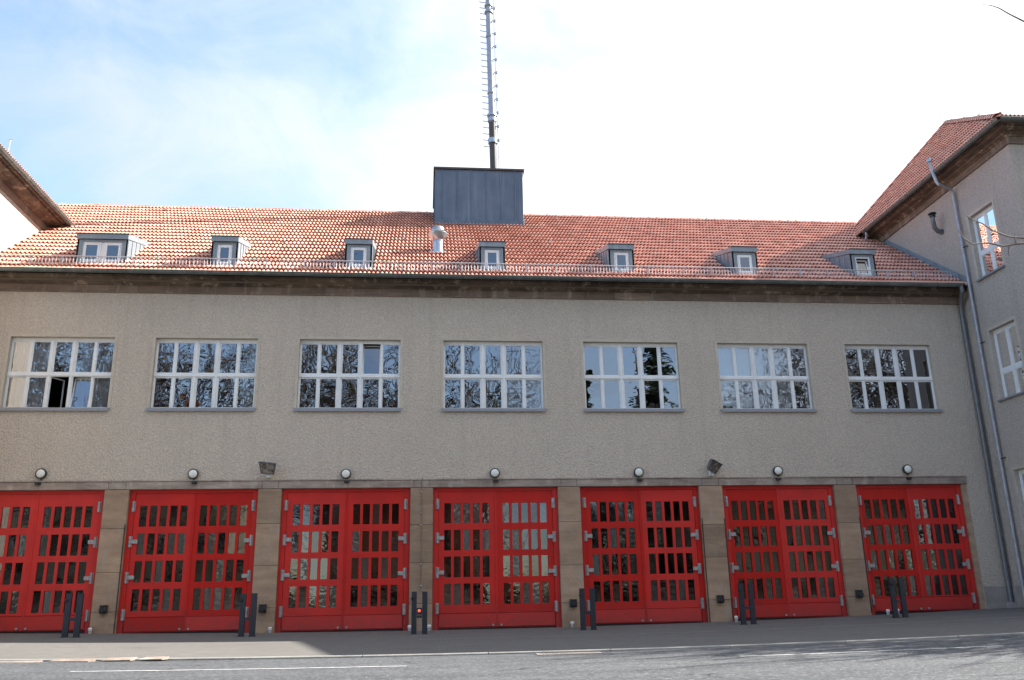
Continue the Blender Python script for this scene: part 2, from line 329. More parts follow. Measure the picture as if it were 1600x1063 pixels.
# ------------------------------------------------------------------ mesh helpers
class MB:
    def __init__(s): s.v = []; s.f = []
    def quad(s, a, b, c, d):
        n = len(s.v); s.v += [tuple(a), tuple(b), tuple(c), tuple(d)]; s.f.append((n, n + 1, n + 2, n + 3))
    def poly(s, pts):
        n = len(s.v); s.v += [tuple(p) for p in pts]; s.f.append(tuple(range(n, n + len(pts))))
    def box(s, x0, x1, y0, y1, z0, z1):
        n = len(s.v)
        s.v += [(x0, y0, z0), (x1, y0, z0), (x1, y1, z0), (x0, y1, z0), (x0, y0, z1), (x1, y0, z1), (x1, y1, z1), (x0, y1, z1)]
        s.f += [tuple(n + i for i in q) for q in ((0, 3, 2, 1), (4, 5, 6, 7), (0, 1, 5, 4), (1, 2, 6, 5), (2, 3, 7, 6), (3, 0, 4, 7))]
        return s
    def cbox(s, x0, x1, y0, y1, z0, z1, c=0.015):
        """box whose edges are chamfered on the face towards -y"""
        n = len(s.v)
        for (y, k) in ((y0, c), (y0 + c, 0), (y1, 0)):
            s.v += [(x0 + k, y, z0 + k), (x1 - k, y, z0 + k), (x1 - k, y, z1 - k), (x0 + k, y, z1 - k)]
        s.f.append((n, n + 1, n + 2, n + 3))
        for o in (0, 4):
            for i in range(4):
                j = (i + 1) % 4; s.f.append((n + o + i, n + o + 4 + i, n + o + 4 + j, n + o + j))
        s.f.append((n + 11, n + 10, n + 9, n + 8))
        return s
    def tube(s, pts, rad, seg=8, cap=True):
        pts = [Vector(p) for p in pts]; k = len(pts)
        rads = rad if isinstance(rad, (list, tuple)) else [rad] * k
        n0 = len(s.v); ref = None
        for i, p in enumerate(pts):
            d = (pts[min(i + 1, k - 1)] - pts[max(i - 1, 0)]).normalized()
            if ref is None:
                ref = Vector((0, 0, 1)) if abs(d.z) < 0.9 else Vector((1, 0, 0))
            a = d.cross(ref)
            if a.length < 1e-4: a = d.cross(Vector((0.3, 1, 0.2)))
            a.normalize(); b = d.cross(a)
            ref = a.cross(d) if abs(d.dot(ref)) > 0.98 else ref
            for j in range(seg):
                t = 2 * math.pi * j / seg
                s.v.append(tuple(p + (a * math.cos(t) + b * math.sin(t)) * rads[i]))
        for i in range(k - 1):
            for j in range(seg):
                j2 = (j + 1) % seg
                s.f.append((n0 + i * seg + j, n0 + i * seg + j2, n0 + (i + 1) * seg + j2, n0 + (i + 1) * seg + j))
        if cap:
            s.f.append(tuple(n0 + j for j in reversed(range(seg)))); s.f.append(tuple(n0 + (k - 1) * seg + j for j in range(seg)))
        return s
    def lathe(s, prof, seg=24, origin=(0, 0, 0), axis='z'):
        n0 = len(s.v); o = Vector(origin)
        for r, h in prof:
            for j in range(seg):
                t = 2 * math.pi * j / seg; a, b = r * math.cos(t), r * math.sin(t)
                s.v.append(tuple(o + (Vector((a, b, h)) if axis == 'z' else Vector((a, -h, b)))))
        for i in range(len(prof) - 1):
            for j in range(seg):
                j2 = (j + 1) % seg
                s.f.append((n0 + i * seg + j, n0 + i * seg + j2, n0 + (i + 1) * seg + j2, n0 + (i + 1) * seg + j))
        s.f.append(tuple(n0 + j for j in reversed(range(seg))))
        s.f.append(tuple(n0 + (len(prof) - 1) * seg + j for j in range(seg)))
        return s
    def mesh(s, name, mat, smooth=False):
        me = bpy.data.meshes.new(name); me.from_pydata(s.v, [], s.f); me.validate(); me.materials.append(mat)
        if smooth:
            me.polygons.foreach_set('use_smooth', [True] * len(me.polygons)); 
            try: me.set_sharp_from_angle(angle=R(40))
            except Exception: pass
        me.update(); return me
    def build(s, name, mat, parent=None, loc=(0, 0, 0), smooth=False):
        return obj(name, s.mesh(name, mat, smooth), parent, loc)
def obj(name, me, parent=None, loc=(0, 0, 0), rot=(0, 0, 0)):
    o = bpy.data.objects.new(name, me); COL.objects.link(o); o.parent = parent
    o.location = loc; o.rotation_euler = rot; return o
def tag(o, label=None, cat=None, group=None, kind=None):
    if label: o['label'] = label
    if cat: o['category'] = cat
    if group: o['group'] = group
    if kind: o['kind'] = kind
    return o
def thing(name, loc, label, cat, group=None, rz=0):
    o = bpy.data.objects.new(name, None); COL.objects.link(o); o.location = loc; o.rotation_euler = (0, 0, rz)
    o.empty_display_size = 0.2
    return tag(o, label, cat, group)

# ------------------------------------------------------------------ ground
def z0(x):
    x = max(-18, min(18, x)); return -0.075 + 0.00125 * x + 0.001064 * x * x
def prof(y):
    if y > -1: return 0.0
    if y > -3.4: return -0.10 * (-1 - y) / 2.4
    if y > -8: return -0.10 - 0.10 * (-3.4 - y) / 4.6
    return -0.20
KERB = -8.0
def gz(x, y):
    if y > KERB: return z0(x) + prof(y)
    if y > -18.6: return z0(x) - 0.235 + 0.02 * math.sin((-(y + 8)) / 10.6 * math.pi)
    return z0(x) - 0.14
def sheet(name, mat, x0, x1, nx, ys, dz=0.0, zf=gz):
    m = MB(); xs = [x0 + (x1 - x0) * i / nx for i in range(nx + 1)]
    for y in ys:
        for x in xs: m.v.append((x, y, zf(x, y) + dz))
    k = nx + 1
    for j in range(len(ys) - 1):
        for i in range(nx): m.f.append((j * k + i, j * k + i + 1, (j + 1) * k + i + 1, (j + 1) * k + i))
    return tag(m.build(name, mat, smooth=True), kind='structure')
g = MB(); g.quad((-2500, -2500, -0.75), (2500, -2500, -0.75), (2500, 2500, -0.75), (-2500, 2500, -0.75))
tag(g.build('ground', MAT['earth']), kind='structure')
sheet('pavement', MAT['setts'], -90, 90, 180, [KERB + 0.002, -7, -6, -5, -4, -3.4, -2.6, -1.8, -1, 0.6], zf=lambda x, y: z0(x) + prof(y))
sheet('road', MAT['asphalt'], -160, 160, 320, [-18.6, -16, -14, -12, -10.5, -9, -8.11], zf=gz)
sheet('opposite_pavement', MAT['setts'], -160, 160, 160, [-29, -22, -18.79], zf=lambda x, y: z0(x) - 0.14)
# kerbs: one stone after the other
def kerb_run(name, y0, y1, zt, L=2.42, x0=-60, x1=60, broken=()):
    core = MB(); core.box(x0, x1, y0 + 0.02, y1 - 0.02, -0.70, -0.52)
    k = tag(core.build(name, MAT['joint']), kind='structure')
    x = x0; i = 0
    while x < x1 - 0.1:
        xa, xb = x + 0.008, min(x + L, x1) - 0.008
        m = MB(); zc = [zt(xa), zt(xb)]
        n = 6
        for s in range(n + 1):
            t = s / n; xx = xa + (xb - xa) * t; z = zt(xx)
            m.v += [(xx, y0, z - 0.3), (xx, y0, z - 0.015), (xx, y0 + 0.015, z), (xx, y1, z), (xx, y1, z - 0.3)]
        for s in range(n):
            for q in range(4):
                a = s * 5 + q; m.f.append((a, a + 5, a + 6, a + 1))
        m.f.append((0, 1, 2, 3, 4)); e = n * 5; m.f.append((e + 4, e + 3, e + 2, e + 1, e))
        o = m.build('kerb_stone', MAT['kerb'], k)
        x += L; i += 1
    return k
kerb_run('kerb', -8.11, -8.0, lambda x: z0(x) - 0.192, x0=-58.9)
kerb_run('opposite_kerb', -18.79, -18.6, lambda x: z0(x) - 0.135)
# broken slabs lying on the kerb edge
slab_root = thing('broken_kerb', (-8.35, -8.15, gz(-8.3, -8.2)), 'cracked pale kerb slabs lying loose at the roadside on the left', 'kerb slab')
for (x, w, d, rz, t) in ((-1.15, 0.85, 0.22, 0.05, 0.03), (-0.2, 0.8, 0.24, -0.07, 0.05), (0.62, 0.6, 0.22, 0.04, 0.03), (1.25, 0.5, 0.2, -0.05, 0.02)):
    m = MB(); m.poly([(-w / 2, -d / 2, 0), (w / 2 - 0.06, -d / 2 - 0.03, 0), (w / 2, d / 2, 0), (-w / 2 + 0.08, d / 2 + 0.02, 0)])
    top = [(-w / 2, -d / 2, 0.012), (w / 2 - 0.06, -d / 2 - 0.03, 0.018), (w / 2, d / 2, 0.05), (-w / 2 + 0.08, d / 2 + 0.02, 0.045)]
    m.f = []; m.v += top; m.f = [(3, 2, 1, 0), (4, 5, 6, 7)] + [(i, (i + 1) % 4, 4 + (i + 1) % 4, 4 + i) for i in range(4)]
    obj('slab', m.mesh('slab', MAT['lintel']), slab_root, (x, 0, 0.004), (0, t * 0.4, rz))
# painted lane lines
for (xa, xb, y, lab) in ((-7.55, -2.35, -11.0, 'white lane line painted on the road in front of the left gates'),
                    (3.2, 7.9, -11.0, 'white lane line painted on the road in front of the right gates')):
    m = MB(); n = 24
    for s in range(n + 1):
        x = xa + (xb - xa) * s / n
        m.v += [(x, y - 0.048, gz(x, y) + 0.006), (x, y + 0.048, gz(x, y) + 0.006)]
    for s in range(n): m.f.append((2 * s, 2 * s + 2, 2 * s + 3, 2 * s + 1))
    tag(m.build('lane_line', MAT['line']), lab, 'road marking', kind='structure')
m = MB(); n = 40  # thin pale strip running along the forecourt
for s in range(n + 1):
    x = -2.2 + 18.0 * s / n
    m.v += [(x, -3.62, gz(x, -3.6) + 0.005), (x, -3.56, gz(x, -3.6) + 0.006)]
for s in range(n): m.f.append((2 * s, 2 * s + 2, 2 * s + 3, 2 * s + 1))
tag(m.build('pale_strip', MAT['kerb']), kind='structure')
# drain grate in the road
dg = thing('drain_grate', (0.68, -8.62, gz(0.68, -8.6)), 'rusty iron drain grate set in the road before the middle gate', 'drain grate')
m = MB(); m.box(-0.62, 0.62, -0.24, -0.20, 0, 0.016); m.box(-0.62, 0.62, 0.20, 0.24, 0, 0.016); m.box(-0.62, -0.57, -0.2, 0.2, 0, 0.016); m.box(0.57, 0.62, -0.2, 0.2, 0, 0.016)
m.build('frame', MAT['iron'], dg)
m = MB(); m.quad((-0.57, -0.2, 0.004), (0.57, -0.2, 0.004), (0.57, 0.2, 0.004), (-0.57, 0.2, 0.004)); m.build('pit', MAT['black'], dg)
sl = MB().box(-0.018, 0.018, -0.2, 0.2, 0.005, 0.014).mesh('slat', MAT['iron'])
for i in range(17): obj('slat', sl, dg, (-0.53 + i * 0.06625, 0, 0))

# ------------------------------------------------------------------ the fire station
ST = thing('fire_station', (0, 0, 0), 'long beige fire station with seven red gates and tiled roof', 'building')
XL, XR = -15.35, 15.68
WIN = [(-14.30, -11.33), (-10.15, -7.16), (-5.91, -2.86), (-1.545, 1.545), (2.83, 5.87), (7.17, 10.15), (11.41, 14.32)]
WZ0, WZ1 = 6.29, 8.46
DOOR = [(-14.78, -11.14), (-10.46, -6.87), (-6.20, -2.50), (-1.83, 1.87), (2.55, 6.20), (6.93, 10.47), (11.18, 14.65)]
DZ1 = 3.93
def wall_grid(m, u0, u1, w0, w1, openings, P, depth):
    """front faces with openings and their reveals; P(u, d, w) gives the point, d = depth into the wall"""
    us = sorted(set([u0, u1] + [o[0] for o in openings] + [o[1] for o in openings]))
    ws = sorted(set([w0, w1] + [o[2] for o in openings] + [o[3] for o in openings]))
    for i in range(len(us) - 1):
        for j in range(len(ws) - 1):
            uc, wc = (us[i] + us[i + 1]) / 2, (ws[j] + ws[j + 1]) / 2
            if any(o[0] < uc < o[1] and o[2] < wc < o[3] for o in openings): continue
            m.quad(P(us[i], 0, ws[j]), P(us[i + 1], 0, ws[j]), P(us[i + 1], 0, ws[j + 1]), P(us[i], 0, ws[j + 1]))
    for (a, b, c, d) in openings:
        m.quad(P(a, 0, c), P(a, depth, c), P(a, depth, d), P(a, 0, d)); m.quad(P(b, depth, c), P(b, 0, c), P(b, 0, d), P(b, depth, d))
        m.quad(P(a, 0, d), P(a, depth, d), P(b, depth, d), P(b, 0, d)); m.quad(P(a, depth, c), P(a, 0, c), P(b, 0, c), P(b, depth, c))
m = MB()
wo = [(a, b, WZ0, WZ1) for a, b in WIN]
wall_grid(m, XL - 0.3, XR + 0.3, 4.17, 10.2, wo, lambda u, d, w: (u, d, w), 0.34)
m.quad((XL - 0.3, 0.35, 4.17), (XR + 0.3, 0.35, 4.17), (XR + 0.3, 0, 4.17), (XL - 0.3, 0, 4.17))
m.box(14.82, XR + 0.3, 0.0, 0.35, -0.5, 4.169)
m.build('wall', MAT['render'], ST)
m = MB(); m.box(14.82, XR, -0.045, 0.002, -0.4, 0.83); m.build('plinth', MAT['plinth'], ST)
m = MB(); m.box(14.66, 14.815, 0.03, 0.3, -0.4, 3.928); m.build('door_jamb', MAT['sand'], ST)
# rear shell, floors and inner walls so that the openings look into rooms
m = MB(); m.box(XL, XR, 14.0, 14.3, -0.5, 10.3); m.build('rear_wall', MAT['render'], ST)
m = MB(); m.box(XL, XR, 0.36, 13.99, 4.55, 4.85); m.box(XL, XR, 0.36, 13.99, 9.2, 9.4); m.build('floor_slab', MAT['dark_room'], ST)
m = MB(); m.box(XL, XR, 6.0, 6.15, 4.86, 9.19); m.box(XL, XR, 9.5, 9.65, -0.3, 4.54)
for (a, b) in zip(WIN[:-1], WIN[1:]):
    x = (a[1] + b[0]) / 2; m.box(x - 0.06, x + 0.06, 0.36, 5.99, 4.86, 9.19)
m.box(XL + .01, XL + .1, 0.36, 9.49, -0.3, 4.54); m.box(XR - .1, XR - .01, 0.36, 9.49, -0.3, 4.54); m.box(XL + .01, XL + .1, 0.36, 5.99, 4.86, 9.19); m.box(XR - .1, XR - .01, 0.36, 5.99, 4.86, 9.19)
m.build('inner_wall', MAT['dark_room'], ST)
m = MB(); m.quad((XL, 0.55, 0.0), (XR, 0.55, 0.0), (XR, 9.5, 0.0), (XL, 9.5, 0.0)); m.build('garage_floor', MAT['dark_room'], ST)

# pillars between the gates, of sandstone blocks
edges = [(XL, DOOR[0][0])] + [(DOOR[i][1], DOOR[i + 1][0]) for i in range(6)]
for i, (a, b) in enumerate(edges):
    xc = (a + b) / 2; zb = z0(xc)
    p = MB().box(a + 0.012, b - 0.012, 0.0, 0.32, zb - 0.3, DZ1 - 0.004).build('pillar', MAT['joint'], ST)
    r2 = random.Random(i + 3)
    cuts = [zb - 0.25, 0.62 + r2.uniform(-.05, .05), 1.72 + r2.uniform(-.1, .1), 2.86 + r2.uniform(-.12, .12), DZ1 - 0.006]
    for c, d in zip(cuts[:-1], cuts[1:]):
        MB().cbox(a + 0.004, b - 0.004, -0.022 + r2.uniform(-.003, .003), 0.30, c + 0.004, d - 0.004, 0.008).build('stone_block', MAT['sand'], p)
# lintel course
lp = MB().box(XL, 14.82, 0.0, 0.33, DZ1 + 0.004, 4.165).build('lintel', MAT['joint'], ST)
xs = [XL]
for (a, b) in DOOR: xs += [a - 0.1, b + 0.1]
xs = sorted(x for x in xs if x < 14.7) + [14.82]
for a, b in zip(xs[:-1], xs[1:]):
    if b - a < 0.05: continue
    MB().cbox(a + 0.003, b - 0.003, -0.028, 0.31, DZ1, 4.15, 0.012).build('lintel_stone', MAT['lintel'], lp)
MB().box(XL, 14.84, -0.05, 0.1, 4.153, 4.185).build('drip_ledge', MAT['lintel'], ST)
for i, (a, b) in enumerate(DOOR):
    x = (a + b) / 2
    s = MB(); s.box(-0.07, 0.07, -0.075, 0, -0.045, 0.03); s.box(-0.045, 0.045, -0.10, -0.075, -0.05, 0.0)
    s.build('motion_sensor', MAT['black'], lp, (x, -0.03, 4.115))

# ---- gates
PW, PH = 0.20, 0.585
pane_me = MB(); pane_me.quad((-PW / 2 - .01, 0, -PH / 2 - .01), (PW / 2 + .01, 0, -PH / 2 - .01), (PW / 2 + .01, 0, PH / 2 + .01), (-PW / 2 - .01, 0, PH / 2 + .01))
pane_me = pane_me.mesh('pane', MAT['gate_glass'])
ROWZ = [3.19, 2.415, 1.66, 0.895]
def hinge_mesh(cross):
    h = MB()
    for zz in (-0.145, -0.045, 0.055): h.tube([(0, 0, zz), (0, 0, zz + 0.09)], 0.032, 10)
    h.box(-0.05, 0.05, 0.02, 0.04, -0.15, 0.15)
    if cross: h.box(0.0, 0.2, 0.005, 0.04, -0.05, 0.055)
    return h.mesh('hinge', MAT['hinge'], True)
HM = {True: hinge_mesh(True), False: hinge_mesh(False)}
prng = random.Random(11)
for di, (a, b) in enumerate(DOOR):
    W = b - a; xc = (a + b) / 2; zb = z0(xc) + 0.012
    fr = 0.15
    m = MB(); m.box(-W / 2 + .004, -W / 2 + fr, 0.10, 0.28, zb - 0.1, DZ1 - .004); m.box(W / 2 - fr, W / 2 - .004, 0.10, 0.28, zb - 0.1, DZ1 - .004)
    m.box(-W / 2 + fr, W / 2 - fr, 0.101, 0.28, DZ1 - 0.095, DZ1 - .005)
    D = m.build('garage_door', MAT['red'], ST, (xc, 0, 0))
    MB().box(-W / 2 + .01, W / 2 - .01, 0.12, 0.30, zb - 0.2, zb + 0.012).build('threshold', MAT['seal'], D)
    lw = W / 2 - fr
    for sgn in (-1, 1):
        x0 = -W / 2 + fr + 0.008 if sgn < 0 else 0.006
        x1 = -0.006 if sgn < 0 else W / 2 - fr - 0.008
        pitch = PW + 0.08; sp = 4 * pitch + PW; off = (x1 - x0 - sp) / 2 + (-0.012 if sgn < 0 else 0.012)
        cols = [x0 + off + PW / 2 + c * pitch for c in range(5)]
        ops = [(cx - PW / 2, cx + PW / 2, z - PH / 2, z + PH / 2) for cx in cols for z in ROWZ]
        lf = MB(); yf = 0.125
        wall_grid(lf, x0, x1, zb + 0.03, DZ1 - 0.10, ops, lambda u, d, w: (u, yf + d, w), 0.045)
        lf.quad((x0, yf, zb + .03), (x0, yf, DZ1 - .1), (x0, yf + .06, DZ1 - .1), (x0, yf + .06, zb + .03))
        lf.quad((x1, yf, DZ1 - .1), (x1, yf, zb + .03), (x1, yf + .06, zb + .03), (x1, yf + .06, DZ1 - .1))
        lo = lf.build('leaf', MAT['red'], D)
        # raised kick board with its own edge
        MB().cbox(x0 + 0.02, x1 - 0.02, yf - 0.022, yf + 0.002, zb + 0.05, zb + 0.43, 0.012).build('kick_board', MAT['red'], D)
        MB().box(x0 + 0.02, x1 - 0.02, yf - 0.03, yf + .001, zb + 0.435, zb + 0.452).build('drip_rail', MAT['red'], D)
        s = MB(); s.tube([(0, -0.03, 0), (0, 0.0, 0)], 0.03, 12)
        s.build('floor_bolt', MAT['hinge'], D, ((-0.12 if sgn < 0 else 0.12), yf - 0.02, zb + 0.10))
        for c, cx in enumerate(cols):
            for z in ROWZ:
                o = obj('pane', pane_me, D, (cx, yf + 0.038, z), (prng.gauss(0, R(0.5)), 0, prng.gauss(0, R(0.5))))
        for k, z in enumerate((3.46, 2.48, 1.5, 0.51)):
            hx = sgn * (W / 2 - fr + 0.02)
            o = obj('hinge', HM[k in (1, 2)], D, (hx, 0.078, z), (0, 0, 0))
            if sgn > 0: o.scale.x = -1
    # cover strip over the meeting edge, black gap beside it
    MB().box(-0.032, 0.032, 0.108, 0.124, zb + 0.04, DZ1 - 0.11).build('meeting_strip', MAT['red'], D)
    if di in (1, 4, 5, 6):
        MB().box(-W / 2 - 0.03 if di != 4 else W / 2 + 0.005, -W / 2 - 0.005 if di != 4 else W / 2 + 0.03, -0.035, -0.022, zb, 2.95).build('edge_guard', MAT['seal'], D)

# ---- upper windows
SPEC = {}
FR = [0.03, 0.53, 0.06, 0.535, 0.115, 0.53, 0.115, 0.535, 0.06, 0.53, 0.03]
TOT = sum(FR)
def build_window(i, a, b):
    W = b - a; xc = (a + b) / 2; H = WZ1 - WZ0; k = W / TOT
    m = MB(); yf = 0.13; d = 0.06
    # frame members: horizontal ones span, uprights butt between them
    zs = [0.0, 0.055, 0.055 + 0.905, 0.055 + 0.905 + 0.19, H - 0.125, H - 0.03]
    rows = [(0.04, 0.985), (1.10, H - 0.095)]
    m.box(-W / 2 + .002, W / 2 - .002, yf, yf + d, 0.012, 0.04); m.box(-W / 2 + .002, W / 2 - .002, yf, yf + d, 0.985, 1.10); m.box(-W / 2 + .002, W / 2 - .002, yf, yf + d, H - 0.095, H - 0.004)
    m.box(-W / 2 + .004, W / 2 - .004, yf - 0.025, yf - .001, 1.005, 1.08)
    x = -W / 2; cols = []
    for q, w in enumerate(FR):
        w *= k
        if q % 2 == 0:
            for (za, zc) in rows:
                m.box(x + (.002 if q == 0 else 0), x + w - (.002 if q == 10 else 0), yf + .001, yf + d - .001, za, zc)
            if q in (4, 6): m.box(x + 0.035, x + w - 0.035, yf - 0.022, yf, 0.03, 1.004); m.box(x + 0.035, x + w - 0.035, yf - 0.022, yf, 1.081, H - .01)
        else: cols.append((x, x + w))
        x += w
    win = m.build('window', MAT['white'], ST, (xc, 0, WZ0))
    # smooth render border round the opening, proud of the roughcast
    s = MB(); t = 0.085
    s.box(-W / 2 - t, -W / 2 - .001, -0.012, 0.1, 0.0, H + t); s.box(W / 2 + .001, W / 2 + t, -0.012, 0.1, 0.0, H + t); s.box(-W / 2 - .001, W / 2 + .001, -0.0125, 0.1, H + .001, H + t - .001)
    s.build('surround', MAT['trim'], win)
    s = MB(); s.box(-W / 2 - 0.06, W / 2 + 0.06, -0.075, 0.128, -0.045, 0.010); s.box(-W / 2 - 0.06, W / 2 + 0.06, -0.077, -0.066, -0.085, -0.046)
    s.build('sill', MAT['sill'], win)
    r3 = random.Random(50 + i)
    for r, (za, zc) in enumerate(rows):
        for c, (xa, xb) in enumerate(cols):
            key = (i, r, c)
            w, h = xb - xa, zc - za
            bd = MB(); e = 0.030          # casement: a slim sash round the glass
            for (p0, p1, q0, q1) in ((0, e, 0, h), (w - e, w, 0, h), (e, w - e, 0, e), (e, w - e, h - e, h)):
                bd.box(p0 + (.001 if p0 == 0 else 0), p1 - (.001 if p1 == w else 0), 0.018, 0.05, q0 + .001, q1 - .001)
            gl = MB(); gl.quad((e - .004, 0.034, e - .004), (w - e + .004, 0.034, e - .004), (w - e + .004, 0.034, h - e + .004), (e - .004, 0.034, h - e + .004))
            lx, ly, lz = xa, yf, za; rot = (0, 0, 0)
            if key in ((2, 1, 3), (0, 0, 3)): rot = (R(-9), 0, 0)
            if key == (0, 0, 2): rot = (0, 0, R(62))
            sash = obj('sash', bd.mesh('sash', MAT['white']), win, (lx, ly, lz), rot)
            j = (r3.gauss(0, R(0.22)), 0, r3.gauss(0, R(0.22)))
            obj('pane', gl.mesh('pane', MAT['glass']), win, (lx, ly, lz), (rot[0] + j[0], 0, rot[2] + j[2]))
    if i == 0:
        tag(win, 'upper window with one casement swung open and one tilted')
    if i == 2:
        tag(win, 'upper window with its fourth top casement tilted open')
    def curtain(xa, xb, za, zc, y, amp, mat='curtain'):
        n = max(8, int((xb - xa) / 0.022)); c = MB()
        for s_ in range(n + 1):
            x = xa + (xb - xa) * s_ / n; yy = y + amp * math.sin(x * 46 + 1.3 * math.sin(x * 7))
            c.v += [(x, yy, za), (x, yy, zc)]
        for s_ in range(n): c.f.append((2 * s_, 2 * s_ + 2, 2 * s_ + 3, 2 * s_ + 1))
        c.build('curtain', MAT[mat], win, smooth=True)
    if i == 0:
        curtain(-W / 2 + .05, -W / 2 + 1.05, 0.03, H - 0.05, 0.30, 0.015); curtain(0.42, W / 2 - .05, 0.03, H - 0.05, 0.32, 0.03)
    if i == 5: curtain(-W / 2 + .05, W / 2 - .45, 0.03, H - 0.05, 0.30, 0.022)
    if i == 3: curtain(0.30, W / 2 - .05, 0.03, 1.0, 0.34, 0.02)
    if i == 1: curtain(W / 2 - 0.5, W / 2 - .05, 0.03, H - 0.05, 0.36, 0.02)
for i, (a, b) in enumerate(WIN): build_window(i, a, b)

# ---- cornice: mortar core, frieze stones and moulded crown stones
FRZ = [(0.02, 9.865), (-0.055, 9.865), (-0.06, 9.905), (-0.035, 9.925), (-0.035, 10.105), (0.02, 10.105)]
CRN = [(0.02, 10.109), (-0.06, 10.109), (-0.09, 10.14), (-0.17, 10.165), (-0.20, 10.20), (-0.40, 10.215), (-0.43, 10.235), (-0.435, 10.30), (-0.52, 10.315), (-0.56, 10.35), (0.02, 10.35)]
def extrude(prof, xa, xb):
    m = MB(); n = len(prof)
    m.v = [(xa, y, z) for y, z in prof] + [(xb, y, z) for y, z in prof]
    m.f = [(i, n + i, n + (i + 1) % n, (i + 1) % n) for i in range(n)] + [tuple(reversed(range(n))), tuple(range(n, 2 * n))]
    return m
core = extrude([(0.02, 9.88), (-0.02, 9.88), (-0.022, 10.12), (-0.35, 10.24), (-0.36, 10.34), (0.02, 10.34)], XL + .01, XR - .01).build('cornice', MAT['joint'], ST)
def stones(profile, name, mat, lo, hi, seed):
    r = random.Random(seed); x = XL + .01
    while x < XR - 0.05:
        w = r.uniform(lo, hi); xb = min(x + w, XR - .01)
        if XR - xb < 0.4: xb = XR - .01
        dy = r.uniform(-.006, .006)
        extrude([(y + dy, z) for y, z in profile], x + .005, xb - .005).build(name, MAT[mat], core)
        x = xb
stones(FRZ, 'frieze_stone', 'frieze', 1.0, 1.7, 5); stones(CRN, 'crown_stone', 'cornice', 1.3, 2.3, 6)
# gutter with brackets
def gutter_run(name, p0, p1, out, parent, r=0.095, step=0.82, mat='gutter'):
    p0, p1, out = Vector(p0), Vector(p1), Vector(out); d = (p1 - p0); Ln = d.length; d.normalize()
    m = MB(); seg = 9
    for s in (0, 1):
        for rr in (r, r - 0.008):
            for j in range(seg + 1):
                t = math.pi + math.pi * j / seg
                m.v.append(tuple(p0 + d * (Ln * s) + out * (-math.cos(t) * rr) + Vector((0, 0, math.sin(t) * rr))))
    k = seg + 1
    for j in range(seg):
        m.f.append((j, j + 1, 2 * k + j + 1, 2 * k + j)); m.f.append((k + j + 1, k + j, 3 * k + j, 3 * k + j + 1))
        m.f.append((j + 1, j, k + j, k + j + 1)); m.f.append((2 * k + j, 2 * k + j + 1, 3 * k + j + 1, 3 * k + j))
    m.f.append((0, 2 * k, 3 * k, k)); m.f.append((k + seg, 3 * k + seg, 2 * k + seg, seg))
    m.tube([p0 + out * r, p1 + out * r], 0.014, 6)
    g = m.build(name, MAT[mat], parent, smooth=True)
    h = MB(); n = int(Ln / step)
    for i in range(n + 1):
        c = p0 + d * (Ln * (i + 0.3) / (n + 0.6))
        pts = [c + out * (-math.cos(math.pi + math.pi * j / 8) * (r + .006)) + Vector((0, 0, math.sin(math.pi + math.pi * j / 8) * (r + .006))) for j in range(9)]
        o = MB()
        for j in range(8):
            a, b = pts[j], pts[j + 1]
            o.quad(a - d * .014, a + d * .014, b + d * .014, b - d * .014)
        o.build('gutter_strap', MAT[mat], g)
    return g
gutter_run('gutter', (XL + .02, -0.665, 10.355), (XR - .32, -0.665, 10.34), (0, -1, 0), ST)

# ---- roof
SL = 0.73; NV = Vector((0, -SL, 1)).normalized(); SV = Vector((0, 1, SL)).normalized()
EY, EZ = -0.66, 10.3 + SL * (-0.06); RY = 7.3; RZ = 10.3 + SL * (RY + .6)
SLEN = math.sqrt((RY - EY) ** 2 + (RZ - EZ) ** 2)
RX0, RX1 = XL - 1.2, XR + 0.95
def rz(y): return 10.3 + SL * (y + .6)
m = MB(); lo = 0.05
m.quad((RX0, EY + .05, rz(EY + .05) - lo), (RX1, EY + .05, rz(EY + .05) - lo), (RX1, RY, RZ - lo), (RX0, RY, RZ - lo))
m.quad((RX0, RY, RZ - lo), (RX1, RY, RZ - lo), (RX1, 15.2, rz(EY) - lo), (RX0, 15.2, rz(EY) - lo))
roof = m.build('roof', MAT['deck'], ST)
ROLL = 0.133; TW = 2 * ROLL; ROWS = 21; COVER = SLEN / ROWS
def tile_template(cover, roll=ROLL):
    """clay tile with two rolls: (x, s, n) along eave, up the slope, off the slope"""
    seg = 6; xs = []; hs = []
    for k in range(2):
        for j in range(seg + (1 if k == 1 else 0)):
            u = j / seg; xs.append((k + u) * roll); hs.append(0.068 * max(0.0, math.sin(math.pi * min(1, u * 1.25))) ** 0.7 if u * 1.25 < 1 else 0.0)
    V = []; F = []; n = len(xs)
    for (s, nn) in ((0.0, 0.038), (0.0, 0.068), (cover + 0.05, 0.004)):
        for x, h in zip(xs, hs):
            V.append((x, s + (0.006 if nn == 0.038 else 0), nn + h * (1.0 if s == 0 else 0.92)))
    for r in range(2):
        for i in range(n - 1): F.append((r * n + i, r * n + i + 1, (r + 1) * n + i + 1, (r + 1) * n + i))
    return V, F
TV, TF = tile_template(COVER)
DORM = [(-12.81, -11.31), (-8.78, -7.98), (-4.66, -3.82), (-0.40, 0.42), (3.83, 4.66), (7.98, 8.83), (12.07, 12.93)]
DY, DT = 0.10, 11.64           # front plane and underside of the dormer roofs
def dormer_hit(x, y):
    return any(a - 0.03 < x < b + 0.03 and DY - .04 < y < 2.35 for a, b in DORM)
def covered(x0, x1, y0, y1):
    for a, b in DORM:
        if x0 > a - .06 and x1 < b + .06 and y0 > DY - 0.12 and y1 < 1.95: return True
    return abs(x0 + x1) < 3.4 and y0 > 5.45
